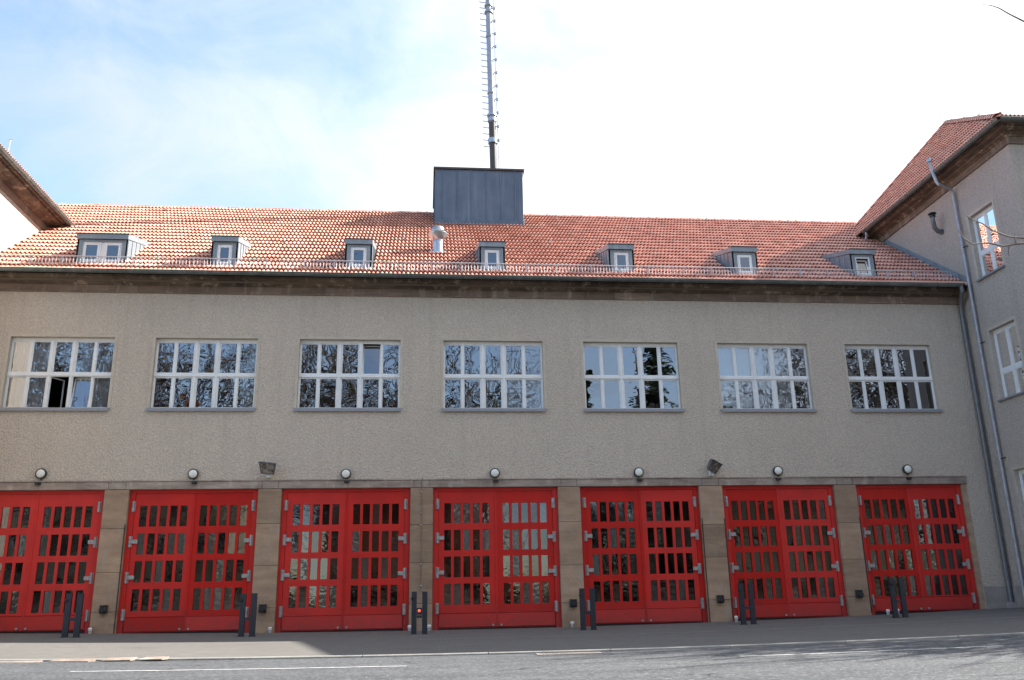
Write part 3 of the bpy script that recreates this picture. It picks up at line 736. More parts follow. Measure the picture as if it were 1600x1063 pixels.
def mesh_tiles(name, O, X, S, Nn, cells, tv, tf, parent, seed):
    r = random.Random(seed); V = []; F = []; T = []
    for (cx, cs) in cells:
        n = len(V); jx, js, jn = r.uniform(-.004, .004), r.uniform(-.008, .008), r.uniform(0, .006)
        base = O + X * (cx + jx) + S * (cs + js) + Nn * jn
        for (x, s, q) in tv: V.append(tuple(base + X * x + S * s + Nn * q))
        F += [tuple(n + i for i in f) for f in tf]
        t = min(1, max(0, r.gauss(0.5, 0.24))); T += [t] * len(tv)
    me = bpy.data.meshes.new(name); me.from_pydata(V, [], F); me.materials.append(MAT['tiles'])
    at = me.attributes.new('tint', 'FLOAT', 'POINT'); at.data.foreach_set('value', T)
    me.polygons.foreach_set('use_smooth', [True] * len(me.polygons)); me.set_sharp_from_angle(angle=R(50)); me.update()
    return tag(obj(name, me, parent), kind='stuff')
O = Vector((RX0, EY, rz(EY))); Xv = Vector((1, 0, 0))
cells = []; singles = []
NC = int((RX1 - RX0) / TW) + 1
def under_wing(x, y):   # the main roof stops where the side wings stand
    return (x > XR + .05 and y < 4.2) or (x < XL - .05 and y < 4.2)
for r_ in range(ROWS):
    for c in range(NC):
        x = c * TW; s = r_ * COVER; y = EY + s * SV.y; wx = RX0 + x
        if covered(wx, wx + TW, y, y + COVER * SV.y) or under_wing(wx + TW / 2, y + .2): continue
        (singles if r_ < 2 else cells).append((x, s))
mesh_tiles('roof_tiles', O, Xv, SV, NV, cells, TV, TF, roof, 3)
sm = bpy.data.meshes.new('tile'); sm.from_pydata([tuple(Xv * x + SV * s + NV * q) for x, s, q in TV], [], TF); sm.materials.append(MAT['tile'])
sm.polygons.foreach_set('use_smooth', [True] * len(sm.polygons)); sm.set_sharp_from_angle(angle=R(50))
for (x, s) in singles: obj('tile', sm, roof, O + Xv * (x + rng.uniform(-.004, .004)) + SV * (s + rng.uniform(-.01, .01)) + NV * rng.uniform(0, .006))
# ridge tiles
def ridge_mesh(L=0.36, r=0.12):
    m = MB(); seg = 8
    for (x, rr) in ((0, r), (L * .12, r * 1.04), (L * .13, r * 0.96), (L, r * 0.88)):
        for j in range(seg + 1):
            t = math.pi * j / seg; m.v.append((x, -math.cos(t) * rr, math.sin(t) * rr * 0.9))
    k = seg + 1
    for i in range(3):
        for j in range(seg): m.f.append((i * k + j, i * k + j + 1, (i + 1) * k + j + 1, (i + 1) * k + j))
    return m.mesh('ridge_tile', MAT['tile'], True)
RM = ridge_mesh()
x = RX0
while x < RX1:
    if abs(x + 0.17) > 1.75: obj('ridge_tile', RM, roof, (x, RY, RZ - 0.015 + rng.uniform(-.006, .006)), (0, 0, rng.uniform(-.02, .02)))
    x += 0.36
# zinc flashing where the roof meets the wing walls
for sx in (1, -1):
    xw = XR if sx > 0 else XL
    m = MB(); ya, yb = -0.62, 4.6; fw = 0.20 if sx > 0 else 0.05
    p = [(xw - sx * fw, 0.05), (xw - sx * fw, 0.085), (xw - sx * .012, 0.10), (xw - sx * .012, 0.30 if sx > 0 else 0.16)]
    for (xx, hh) in p: m.v += [(xx, ya, rz(ya) + hh), (xx, yb, rz(yb) + hh)]
    for i in range(3): m.f.append((2 * i, 2 * i + 2, 2 * i + 3, 2 * i + 1))
    m.build('flashing', MAT['zinc'], roof)
# small roof hooks
hk = MB(); hk.tube([(0, 0, 0), (0, -0.03, 0.09), (0, -0.02, 0.16)], 0.014, 5); hk.box(-0.03, 0.03, -.1, .02, 0, 0.012); hk = hk.mesh('roof_hook', MAT['galv'])
for (hx, hy) in ((-12.3, 6.6), (-8.9, 6.6), (-2.1, 6.9), (-2.9, 3.2), (-7.0, 2.6), (1.0, 5.0), (3.2, 6.5), (6.1, 6.8), (9.6, 6.9), (2.4, 3.1), (7.2, 2.4), (12.9, 6.3)):
    obj('roof_hook', hk, roof, Vector((hx, hy, rz(hy))) + NV * 0.07)
# snow guard sections
def snow_guard(xa, xb):
    y = -0.26; zb = rz(y) + 0.07; h = 0.315; m = MB(); n = int((xb - xa) / 0.098)
    m.tube([(xa, y, zb + h), (xb, y, zb + h)], 0.017, 5); m.tube([(xa, y, zb + 0.04), (xb, y, zb + 0.04)], 0.010, 5)
    for i in range(n + 1):
        x = xa + (xb - xa) * i / n; m.tube([(x, y, zb + .04), (x, y, zb + h)], 0.0075, 4, False)
    o = m.build('snow_guard', MAT['galv'], ST)
    x = xa + 0.3
    while x < xb:
        k = MB(); k.tube([(x, y, zb - .05), (x, y, zb + h)], 0.016, 5); k.tube([(x, y, zb + h * .85), (x, y + 0.26, zb + 0.19)], 0.013, 5); k.build('bracket', MAT['galv'], o); x += 0.93
xx = XL + 0.15
while xx < XR - 0.3:
    xe = min(xx + 2.98, XR - 0.15); snow_guard(xx, xe); xx = xe + 0.03

# ---- dormers
def dormer(i, a, b):
    W = b - a; xc = (a + b) / 2; zf = rz(DY) - 0.05
    m = MB(); t = 0.17; two = W > 1.2
    wx0, wx1 = -W / 2 + t, W / 2 - t; wz0 = rz(DY) + 0.07; wz1 = 11.56
    # front: zinc clad posts, head and sill board round the window opening
    P = lambda u, d, w: (u, DY + d, w)
    wall_grid(m, -W / 2, W / 2, zf, DT, [(wx0, wx1, wz0, wz1)], P, 0.09)
    d_ = m.build('dormer', MAT['zinc'], ST, (xc, 0, 0))
    # roof slab with fascia; nearly flat, running back into the main roof
    rs = 0.30; ov = 0.018; yb = 2.25; th = 0.16
    q = MB(); za = DT; zb_ = DT + rs * (yb - DY)
    y0_ = DY - 0.07
    q.v = [(-W / 2 - ov, y0_, za), (W / 2 + ov, y0_, za), (W / 2 + ov, yb, zb_), (-W / 2 - ov, yb, zb_), (-W / 2 - ov, y0_, za + th), (W / 2 + ov, y0_, za + th), (W / 2 + ov, yb, zb_ + th), (-W / 2 - ov, yb, zb_ + th)]
    q.f = [(0, 3, 2, 1), (4, 5, 6, 7), (0, 1, 5, 4), (1, 2, 6, 5), (2, 3, 7, 6), (3, 0, 4, 7)]
    q.build('dormer_roof', MAT['zinc'], d_)
    q = MB(); q.box(-W / 2 - ov - .015, W / 2 + ov + .015, y0_ - 0.02, y0_ + 0.06, za + th + .002, za + th + 0.028); q.build('drip_edge', MAT['mast_dark'], d_)
    # cheeks: upright zinc boards with seams
    for s in (-1, 1):
        x = s * W / 2; c = MB(); yi = DY + (DT - rz(DY)) / (SL - rs) + .1
        c.v = [(x, DY, zf), (x, yi, rz(yi) - .06), (x, yi, DT + rs * (yi - DY)), (x, DY, DT)]; c.v += [(x - s * .05, v[1], v[2]) for v in c.v[:4]]
        c.f = [(0, 1, 2, 3), (7, 6, 5, 4), (0, 3, 7, 4)]
        ck = c.build('cheek', MAT['zinc'], d_)
        for k in range(1, 5):
            y = DY + 0.02 + k * 0.36
            zb2, zt2 = rz(y) - .02, DT + rs * (y - DY) - .002
            if zt2 - zb2 < 0.08: break
            e = MB().box(x - .001 if s > 0 else x - .02, x + .02 if s > 0 else x + .001, y - .012, y + .012, zb2, zt2); e.build('seam', MAT['zinc'], ck)
        e = MB().box(x - .001 if s > 0 else x - .012, x + .012 if s > 0 else x + .001, DY + .02, DY + 0.09, zf, DT - .002); e.build('corner_board', MAT['zinc'], ck)
    # window
    units = [(wx0, -0.045), (0.045, wx1)] if two else [(wx0, wx1)]
    if two: MB().box(-0.045, 0.045, DY + 0.045, DY + .1, wz0, wz1).build('mullion', MAT['white'], d_)
    for (u0, u1) in units:
        yw = DY + 0.022; w, h = u1 - u0, wz1 - wz0
        e = 0.05
        f = MB()
        for (p0, p1, q0, q1) in ((0, e, 0, h), (w - e, w, 0, h), (e, w - e, 0, e), (e, w - e, h - e, h)): f.box(p0 + .001, p1 - .001, 0, 0.05, q0 + .001, q1 - .001)
        fo = obj('window_frame', f.mesh('window_frame', MAT['white']), d_, (u0, yw, wz0))
        e2 = 0.05; sash = MB(); w2, h2 = w - 2 * e, h - 2 * e
        for (p0, p1, q0, q1) in ((0, e2, 0, h2), (w2 - e2, w2, 0, h2), (e2, w2 - e2, 0, e2), (e2, w2 - e2, h2 - e2, h2)): sash.box(p0 + .001, p1 - .001, -0.012, 0.03, q0 + .001, q1 - .001)
        rot = (R(-14), 0, 0) if i == 6 else (0, 0, 0)
        obj('sash', sash.mesh('sash', MAT['white']), d_, (u0 + e, yw, wz0 + e), rot)
        g_ = MB(); g_.quad((e2 - .003, 0.008, e2 - .003), (w2 - e2 + .003, 0.008, e2 - .003), (w2 - e2 + .003, 0.008, h2 - e2 + .003), (e2 - .003, 0.008, h2 - e2 + .003))
        obj('pane', g_.mesh('pane', MAT['dormer_glass']), d_, (u0 + e, yw, wz0 + e), rot)
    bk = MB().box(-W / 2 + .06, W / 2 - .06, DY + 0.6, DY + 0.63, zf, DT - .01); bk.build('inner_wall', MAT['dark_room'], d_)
    MB().box(-W / 2 - .02, W / 2 + .02, DY - 0.06, DY - .002, zf, rz(DY) + 0.055).build('apron_flashing', MAT['zinc'], d_)
    if two: tag(d_, 'wide two-light dormer window')
    if i == 6: tag(d_, 'dormer with its small window tilted open')
for i, (a, b) in enumerate(DORM): dormer(i, a, b)

# ---- main downpipe at the inner corner
m = MB(); m.tube([(15.33, -0.665, 10.28), (15.34, -0.655, 10.12), (15.50, -0.30, 9.92), (15.545, -0.15, 9.75), (15.545, -0.13, 9.5), (15.545, -0.13, 0.36)], 0.066, 12)
dp = m.build('downpipe', MAT['pipe_dark'], ST, smooth=True)
for z in (8.9, 7.2, 5.1, 3.0, 1.4): MB().tube([(15.545, -0.13, z - .035), (15.545, -0.13, z + .035)], 0.078, 12).build('pipe_collar', MAT['pipe_dark'], dp)
MB().box(15.43, 15.66, -0.26, -0.046, 0.16, 0.36).build('gully_box', MAT['iron'], dp)

# ------------------------------------------------------------------ roof furniture
BX0, BX1, BY0, BY1, BZT = -1.79, 1.72, 5.55, 9.2, 17.22
bh = thing('roof_housing', (0, 5.5, 14.7), 'blue grey sheet metal housing standing on the roof ridge', 'roof housing')
bl = Vector((0, 5.5, 14.7))
def T(x, y, z): return (x - bl.x, y - bl.y, z - bl.z)
m = MB(); m.box(BX0 + .01, BX1 - .01, BY0 + .012 - bl.y, BY1 - bl.y, 13.9 - bl.z, BZT - bl.z); m.build('body', MAT['housing'], bh)
seams = [BX0, -1.49, -0.92, -0.35, 0.24, 0.82, 1.40, BX1]
for a, b in zip(seams[:-1], seams[1:]):
    MB().cbox(a + .006, b - .006, BY0 - bl.y, BY0 - bl.y + .02, 15.06 - bl.z, BZT - bl.z - .01, 0.006).build('panel', MAT['housing'], bh)
for a in seams[1:-1]: MB().box(a - .016, a + .016, BY0 - bl.y - .035, BY0 - bl.y + .01, 15.06 - bl.z, BZT - bl.z - .01).build('standing_seam', MAT['housing'], bh)
MB().cbox(BX0 - .01, BX1 + .01, BY0 - bl.y - .035, BY0 - bl.y + .02, 14.78 - bl.z, 15.055 - bl.z, .01).build('base_flashing', MAT['housing'], bh)
m = MB(); m.box(BX0 - .06, BX1 + .06, BY0 - bl.y - .07, BY1 - bl.y + .06, BZT - bl.z, BZT - bl.z + 0.075); m.build('roof_cap', MAT['mast_dark'], bh)
for x in (BX0 + .004,):
    for y in (6.2, 6.85, 7.5, 8.15): MB().box(x - .03, x + .008, y - bl.y - .012, y - bl.y + .012, 15.2 - bl.z, BZT - bl.z - .01).build('standing_seam', MAT['housing'], bh)

ms = thing('antenna_mast', (0.70, 7.2, BZT + 0.075), 'tall grey radio mast with climbing pegs on the roof housing', 'mast')
ms.rotation_euler = (0, -0.016, 0)
m = MB(); m.tube([(0, 0, 3.05), (0, 0, 8.2)], [0.142, 0.135], 16); m.tube([(-.0, 0, 8.2), (0, 0, 24)], [0.125, 0.09], 16); m.build('pole', MAT['mast'], ms, smooth=True)
m = MB(); m.tube([(0, 0, 0.0), (0, 0, 3.05)], 0.15, 16); m.build('lower_sleeve', MAT['mast_dark'], ms, smooth=True)
for z, r_, h in ((2.05, .2, .22), (3.1, .19, .16), (3.35, .21, .1), (4.45, .17, .07), (7.3, .16, .08), (8.55, .19, .09), (8.9, .18, .07), (11.0, .165, .12), (14.0, .15, .08)):
    MB().tube([(0, 0, z), (0, 0, z + h)], r_, 16).build('flange', MAT['steel'] if z < 4 else MAT['mast'], ms, smooth=True)
peg = MB(); peg.tube([(0, 0, 0), (-0.25, -0.04, 0.0), (-0.29, -0.045, 0.035)], 0.02, 5); peg = peg.mesh('climbing_peg', MAT['galv'])
z = 1.9
while z < 20:
    obj('climbing_peg', peg, ms, (-0.11, 0, z)); z += 0.30
m = MB(); m.tube([(0.235, -0.03, 0.4), (0.225, -0.03, 9), (0.2, -0.03, 22)], 0.022, 6); m.build('cable', MAT['mast'], ms)
cl = MB().tube([(0.0, -.03, 0), (0.2, -0.03, 0.0), (0.25, -0.03, 0.03)], 0.022, 6); cl.box(0.17, 0.26, -.07, .01, -.05, 0.06); cl = cl.mesh('cable_clamp', MAT['galv'])
z = 2.2
while z < 20: obj('cable_clamp', cl, ms, (0.03, 0, z)); z += 0.66

vb = Vector((-1.71, 1.86, rz(1.86)))
vc = thing('vent_cowl', vb, 'shiny steel ventilation cowl rising from the tiles below the housing', 'vent cowl')
m = MB(); 
for (u, v_) in (((-0.30, -0.22), (0.30, 0.2)),):
    P = lambda x, s: Xv * x + SV * s + NV * 0.085
    m.quad(P(-.30, -.22), P(.30, -.22), P(.30, .22), P(-.30, .22)); m.quad(P(-.30, -.22) - NV * .08, P(.30, -.22) - NV * .08, P(.30, -.22), P(-.30, -.22))
m.build('flashing_plate', MAT['steel'], vc)
m = MB().lathe([(0.175, -0.05), (0.175, 0.44), (0.19, 0.45), (0.19, 0.48), (0.175, 0.49), (0.175, 0.52)], 24); m.build('pipe', MAT['steel'], vc, smooth=True)
m = MB().lathe([(0.175, 0.46), (0.21, 0.50), (0.33, 0.68), (0.335, 0.72), (0.325, 0.735)], 24); m.build('lower_cone', MAT['steel'], vc, smooth=True)
m = MB().lathe([(0.325, 0.737), (0.33, 0.75), (0.21, 0.86), (0.205, 0.94), (0.19, 0.965), (0.05, 0.985)], 24); m.build('cap', MAT['steel'], vc, smooth=True)

# ------------------------------------------------------------------ side wings
def sweep(name, profile, path, parent, mat):
    """profile: (out, z); path: list of (x, y, (outx, outy)) with mitred outward vectors"""
    m = MB(); n = len(profile)
    for (x, y, (ox, oy)) in path: m.v += [(x + ox * p, y + oy * p, z) for p, z in profile]
    for k in range(len(path) - 1):
        for i in range(n - 1): m.f.append((k * n + i, (k + 1) * n + i, (k + 1) * n + i + 1, k * n + i + 1))
    return m.build(name, MAT[mat], parent)
def wing_window(parent, P, y0, y1, za, zb, red=False):
    """casement pair in a wall facing the yard; P(u, d, w): u along the wall, d into it"""
    W, H = y1 - y0, zb - za
    def bx(m, u0, u1, d0, d1, w0, w1):
        c = [P(u, d, w) for u in (u0, u1) for d in (d0, d1) for w in (w0, w1)]
        n = len(m.v); m.v += c; m.f += [tuple(n + i for i in q) for q in ((0, 1, 3, 2), (4, 6, 7, 5), (0, 4, 5, 1), (2, 3, 7, 6), (0, 2, 6, 4), (1, 5, 7, 3))]
    m = MB(); e = 0.06; d0, d1 = 0.14, 0.20; zm = za + H * 0.40
    for (q0, q1) in ((za + .002, za + e), (zm - .07, zm + .07), (zb - e - .05, zb - .002)): bx(m, y0 + .002, y1 - .002, d0, d1, q0, q1)
    yc = (y0 + y1) / 2
    for (q0, q1) in ((za + e, zm - .07), (zm + .07, zb - e - .05)):
        for (p0, p1) in ((y0 + .002, y0 + e), (yc - .05, yc + .05), (y1 - e, y1 - .002)): bx(m, p0, p1, d0 + .001, d1 - .001, q0, q1)
    w = m.build('window', MAT['white'], parent)
    for (q0, q1) in ((za + e, zm - .07), (zm + .07, zb - e - .05)):
        for (p0, p1) in ((y0 + e, yc - .05), (yc + .05, y1 - e)):
            s = MB(); k = .03
            for (a0, a1, b0, b1) in ((p0, p0 + k, q0, q1), (p1 - k, p1, q0, q1), (p0 + k, p1 - k, q0, q0 + k), (p0 + k, p1 - k, q1 - k, q1)): bx(s, a0 + .001, a1 - .001, d0 + .012, d0 + .04, b0 + .001, b1 - .001)
            s.build('sash', MAT['white'], w)
            g_ = MB(); g_.quad(P(p0 + k, d0 + .025, q0 + k), P(p1 - k, d0 + .025, q0 + k), P(p1 - k, d0 + .025, q1 - k), P(p0 + k, d0 + .025, q1 - k)); g_.build('pane', MAT['glass'], w)
    s = MB(); t = .09
    bx(s, y0 - t, y0 - .001, -.012, .1, za, zb + t); bx(s, y1 + .001, y1 + t, -.012, .1, za, zb + t); bx(s, y0 - .001, y1 + .001, -.0125, .1, zb + .001, zb + t - .001)
    s.build('surround', MAT['trim'], w)
    s = MB(); bx(s, y0 - .06, y1 + .06, -.09, .138, za - .04, za + .012); s.build('sill', MAT['sill'], w)
def wing(side, eave, label, rise):
    sx = 1 if side > 0 else -1
    xw = XR if sx > 0 else XL
    yf = -3.6; yb = 8.2
    root = thing('side_wing', (xw, yf, 0), label, 'building', 'side wings flanking the fire station')
    B = Vector((xw, yf, 0))
    def Q(x, y, z): return (x - B.x, y - B.y, z - B.z)
    P = lambda u, d, w: Q(xw + sx * d, u, w)
    wt = eave - 0.34
    m = MB()
    ops = [(-2.38, -1.12, 10.32, 12.50), (-2.38, -1.12, 6.36, 8.60), (-2.38, -1.12, 1.9, 4.2)]
    if sx < 0: wall_grid(m, yf, yb, -0.5, wt + .2, ops, P, 0.4)
    else: wall_grid(m, yf, yb, -0.5, wt + .2, ops, P, 0.4)
    m.quad(Q(xw, yf, -0.5), Q(xw + sx * 16, yf, -0.5), Q(xw + sx * 16, yf, wt + .2), Q(xw, yf, wt + .2))
    m.quad(Q(xw + sx * 16, yf, -0.5), Q(xw + sx * 16, yb, -.5), Q(xw + sx * 16, yb, wt + .2), Q(xw + sx * 16, yf, wt + .2))
    m.build('wall', MAT['wing_render'], root)
    m = MB(); pl = 0.045
    c = [(xw - sx * pl, -0.0), (xw - sx * pl, yf - pl), (xw + sx * 16, yf - pl)]
    for (x, y) in c: m.v += [Q(x, y, -0.45), Q(x, y, 0.83), Q(x + sx * .05, y + .05, 0.83)]
    for k in range(2):
        for i in range(2): m.f.append((k * 3 + i, k * 3 + 3 + i, k * 3 + 4 + i, k * 3 + 1 + i))
    m.build('plinth', MAT['plinth'], root)
    for (a, b, z_, z2) in ops: wing_window(root, P, a, b, z_, z2)
    # room behind the windows
    m = MB(); x2 = xw + sx * 3.5
    m.quad(Q(x2, yf + .2, 0), Q(x2, 3, 0), Q(x2, 3, wt), Q(x2, yf + .2, wt))
    for z in (4.9, 9.2, 13.2): m.quad(Q(xw + sx * .42, yf + .2, z), Q(x2, yf + .2, z), Q(x2, 3, z), Q(xw + sx * .42, 3, z))
    m.quad(Q(xw + sx * .42, yf + .2, 0), Q(x2, yf + .2, 0), Q(x2, yf + .2, wt), Q(xw + sx * .42, yf + .2, wt)); m.quad(Q(xw + sx * .42, 1, 0), Q(x2, 1, 0), Q(x2, 1, wt), Q(xw + sx * .42, 1, wt))
    m.build('inner_wall', MAT['dark_room'], root)
    # cornice with a mitred corner
    path = [(xw - B.x, yb - B.y, (-sx, 0)), (0, 0, (-sx, -1)), (sx * 16, 0, (0, -1))]
    dz = eave - 10.35
    fr_ = [(p[0] * -1, p[1] + dz) for p in FRZ[1:-1]]; cr_ = [(p[0] * -1, p[1] + dz) for p in CRN[1:-1]]
    sweep('frieze', [(-.01, fr_[0][1])] + fr_ + [(0.03, fr_[-1][1] + .01)], path, root, 'frieze')
    sweep('cornice', [(0.0, cr_[0][1])] + cr_ + [(-.02, cr_[-1][1])], path, root, 'cornice')
    # gutters round the corner
    e = 0.665; zg = eave + 0.0
    ge = 4.25
    g1 = gutter_run('gutter', Q(xw - sx * e, ge, zg), Q(xw - sx * e, yf - e, zg), (-sx, 0, 0), root)
    g2 = gutter_run('gutter', Q(xw - sx * e, yf - e, zg), Q(xw + sx * 16, yf - e, zg), (0, -1, 0), root)
    o = MB(); o.tube([Q(xw - sx * (e - .02), ge - .12, zg - .04), Q(xw - sx * (e - .03), ge - .12, zg - .2), Q(xw - sx * (e - .03), ge - .02, zg - .34)], 0.05, 10); o.build('gutter_outlet', MAT['pipe_light'] if sx > 0 else MAT['cornice'], root, smooth=True)
    # hipped roof
    ex = xw - sx * 0.64; F_ = Vector((ex, yf - .64, eave - .02)); A = Vector((ex + sx * 3.6, 3.3, eave + rise - .02)); Bk = Vector((ex, 7.7, eave - .02)); A2 = Vector((xw + sx * 13, 3.3, eave + rise - .02)); F2 = Vector((xw + sx * 16, yf - .64, eave - .02)); B2 = Vector((xw + sx * 16, 7.7, eave - .02))
    m = MB()
    off = Vector((sx * .05, 0, -.06))
    m.poly([p + off - B for p in (F_, A, Bk)]); m.poly([p + off - B for p in (F_, F2, A2, A)]); m.poly([p + off - B for p in (Bk, A, A2, B2)])
    rf = m.build('roof', MAT['deck'], root)
    up = Vector((sx * 1.0, 0, rise / 3.6)).normalized(); along = Vector((0, -sx, 0)); nn = along.cross(up)
    if nn.z < 0: nn = -nn
    cov = 0.40; tv, tf = tile_template(cov, 0.12)
    cells = []; Ltot = 12.3; rows = int(math.hypot(3.6, rise) / cov) + 1
    org = Vector((ex, 7.9 if sx > 0 else yf - .75, eave - .0)) - up * .03
    for r_ in range(rows):
        for c in range(int(Ltot / .24) + 1):
            pc = org + along * (c * .24 + .12) + up * (r_ * cov + .2)
            t = (pc.z - eave) / rise
            ya = F_.y + (A.y - F_.y) * t; yb_ = Bk.y + (A.y - Bk.y) * t
            if t > 1.0 or pc.y < ya - .02 or pc.y > yb_ + .02: continue
            if pc.y > EY and pc.y < RY and pc.z < rz(pc.y) - .3: continue
            cells.append((c * .24, r_ * cov))
    mesh_tiles('roof_tiles', org - B, along, up, nn, cells, tv, tf, rf, 21 + sx)
    # front slope
    up2 = Vector((0, 7.54, rise)).normalized(); al2 = Vector((1, 0, 0)); n2 = al2.cross(up2); cells = []
    o2 = Vector((min(ex, F2.x), F_.y, eave)) - up2 * .03; L2 = abs(F2.x - ex)
    tv2, tf2 = tile_template(.42, 0.133)
    for r_ in range(int(math.hypot(7.54, rise) / .42)):
        for c in range(int(L2 / .266)):
            pc = o2 + al2 * (c * .266 + .13) + up2 * (r_ * .42 + .2); t = (pc.z - eave) / rise
            lim = ex + sx * 3.6 * t
            if (pc.x - lim) * sx < .02: continue
            cells.append((c * .266, r_ * .42))
    mesh_tiles('front_roof_tiles', o2 - B, al2, up2, n2, cells, tv2, tf2, rf, 31 + sx)
    def hip(p, q):
        d = (q - p); Ln = d.length; d.normalize(); rot = d.to_track_quat('X', 'Z').to_euler(); k = 0.0
        while k < Ln - .1:
            o_ = obj('ridge_tile', RM, rf, p + d * k - B + Vector((0, 0, 0.075)), rot); o_.scale = (1, 1.35, 1.1); k += 0.36
    hip(Bk, A); hip(F_ + (A - F_) * .01, A); hip(A, A2)
    return root, Q
WR, QR = wing(1, 14.34, 'side wing on the right with steep red tiled roof and tall windows', 4.34)
WL, QL = wing(-1, 13.80, 'sunlit cream side wing on the left with dark eaves', 2.9)
# pipes on the right wing
m = MB(); m.tube([QR(*p) for p in ((14.93, -0.72, 14.72), (14.93, -0.80, 14.3), (14.93, -0.92, 13.88), (14.97, -0.94, 13.80), (15.30, -0.85, 13.74), (15.50, -0.75, 13.72), (15.575, -0.72, 13.62), (15.575, -0.72, 13.3), (15.575, -0.74, 0.25))], 0.052, 12)
vp = m.build('vent_pipe', MAT['pipe_light'], WR, smooth=True)
m = MB(); m.lathe([(0.052, 0), (0.085, .03), (0.09, .1), (0.06, .16), (0.01, .18)], 16, QR(14.93, -0.72, 14.72)); m.build('pipe_cap', MAT['steel'], vp, smooth=True)
for z in (11.5, 9.2, 7.0, 4.6, 3.4, 1.6): MB().tube([QR(15.575, -0.73, z - .03), QR(15.575, -0.73, z + .03)], 0.062, 12).build('pipe_collar', MAT['pipe_light'], vp)
for z in (11.6, 8.3, 4.6): MB().tube([QR(15.575, -.74, z), QR(15.58, -.86, z), QR(15.66, -.88, z + .02)], 0.018, 6).build('pipe_clip', MAT['black'], vp)
m = MB(); m.tube([QR(*p) for p in ((15.70, 0.36, 12.66), (15.50, 0.33, 12.66), (15.38, 0.29, 12.78), (15.33, 0.24, 13.0), (15.33, 0.22, 13.14))], 0.075, 12); m.tube([QR(15.69, .36, 12.66), QR(15.64, .36, 12.66)], .11, 14)
fl = m.build('flue_elbow', MAT['pipe_dark'], WR, smooth=True)
m = MB(); m.lathe([(0.075, 0), (0.1, .02), (0.1, .05), (0.06, .06), (0.06, .1), (0.14, .12), (0.13, .15), (0.02, .18)], 16, QR(15.33, .22, 13.13)); m.build('flue_cap', MAT['black'], fl, smooth=True)
# lightning rods and hooks
rod = MB(); rod.tube([QL(-15.05, -0.35, 14.0), QL(-15.02, -0.35, 14.75)], 0.012, 5); rod.tube([QL(-15.12, -0.35, 14.72), QL(-14.95, -0.35, 14.78)], 0.01, 5); rod.build('lightning_rod', MAT['galv'], WL)

# ------------------------------------------------------------------ fittings on the front
ORD = ['leftmost', 'second', 'third', 'fourth (middle)', 'fifth', 'sixth', 'rightmost']
LAMP = [-12.906, -8.72, -4.38, -0.01, 4.353, 8.715, 12.907]
rimm = MB().lathe([(0.145, 0.0), (0.15, 0.03), (0.15, 0.085), (0.128, 0.095)], 28, axis='y').mesh('rim', MAT['lamp_rim'], True)
dome = MB().lathe([(0.122, 0.08), (0.118, 0.095), (0.10, 0.118), (0.06, 0.135), (0.02, 0.14)], 28, axis='y').mesh('glass_dome', MAT['lamp_glass'], True)
for i, x in enumerate(LAMP):
    z = 4.335 + (0.05 if i in (0, 6) else 0.02 if i in (1, 5) else 0)
    t = thing('wall_lamp', (x, -0.012, z), 'round white wall lamp with black rim above the %s red gate' % (ORD[i] + (' from the left' if 0 < i < 6 else '')), 'wall lamp', 'wall lamps above the gates')
    obj('rim', rimm, t); obj('glass_dome', dome, t)
    cb = MB().tube([(0.0, -0.01, -0.13), (0.01, -0.012, -0.19)], 0.012, 6).build('cable', MAT['black'], t)
for (x, z, rzz, lab) in ((-6.58, 4.29, R(-8), 'grey floodlight on a white arm between the second and third gates'), (6.60, 4.27, R(38), 'grey floodlight turned right between the fifth and sixth gates')):
    t = thing('floodlight', (x, 0, z), lab, 'floodlight', 'floodlights on the facade')
    m = MB(); m.box(-0.055, 0.055, -0.16, -0.002, -0.055, 0.09); m.build('arm', MAT['white_plastic'], t)
    h = MB()
    # tapered housing leaning forward, open lens facing down and out
    fr_ = [(-0.19, -0.14), (0.19, -0.14), (0.25, 0.16), (-0.25, 0.16)]
    bkk = [(-0.12, -0.08), (0.12, -0.08), (0.16, 0.12), (-0.16, 0.12)]
    h.v = [(u, -0.10, w) for u, w in fr_] + [(u, -0.055, w) for u, w in fr_] + [(u, 0.06, w) for u, w in bkk]
    h.f = [(8, 9, 10, 11)] + [(k * 4 + i, k * 4 + (i + 1) % 4, k * 4 + 4 + (i + 1) % 4, k * 4 + 4 + i) for k in range(2) for i in range(4)] + [(3, 2, 1, 0)]
    ho = h.build('housing', MAT['flood_body'], t); ho.location = (0, -0.22, 0.22); ho.rotation_euler = (R(-38), R(180), rzz)
    ho.rotation_euler = (R(30), R(7 if x < 0 else 14), rzz); ho.scale = (1.0, 1.1, 1.15)
    l_ = MB(); l_.quad((-0.165, -0.104, -0.115), (0.165, -0.104, -0.115), (0.21, -0.104, 0.135), (-0.21, -0.104, 0.135)); l_.build('lens', MAT['flood_glass'], ho)
    v = MB(); v.box(-0.25, 0.25, -0.15, -0.098, 0.161, 0.172); v.build('visor', MAT['flood_body'], ho)
    l_ = MB(); l_.box(-0.03, 0.03, -0.112, -0.101, 0.09, 0.175); l_.build('clip', MAT['hinge'], ho)
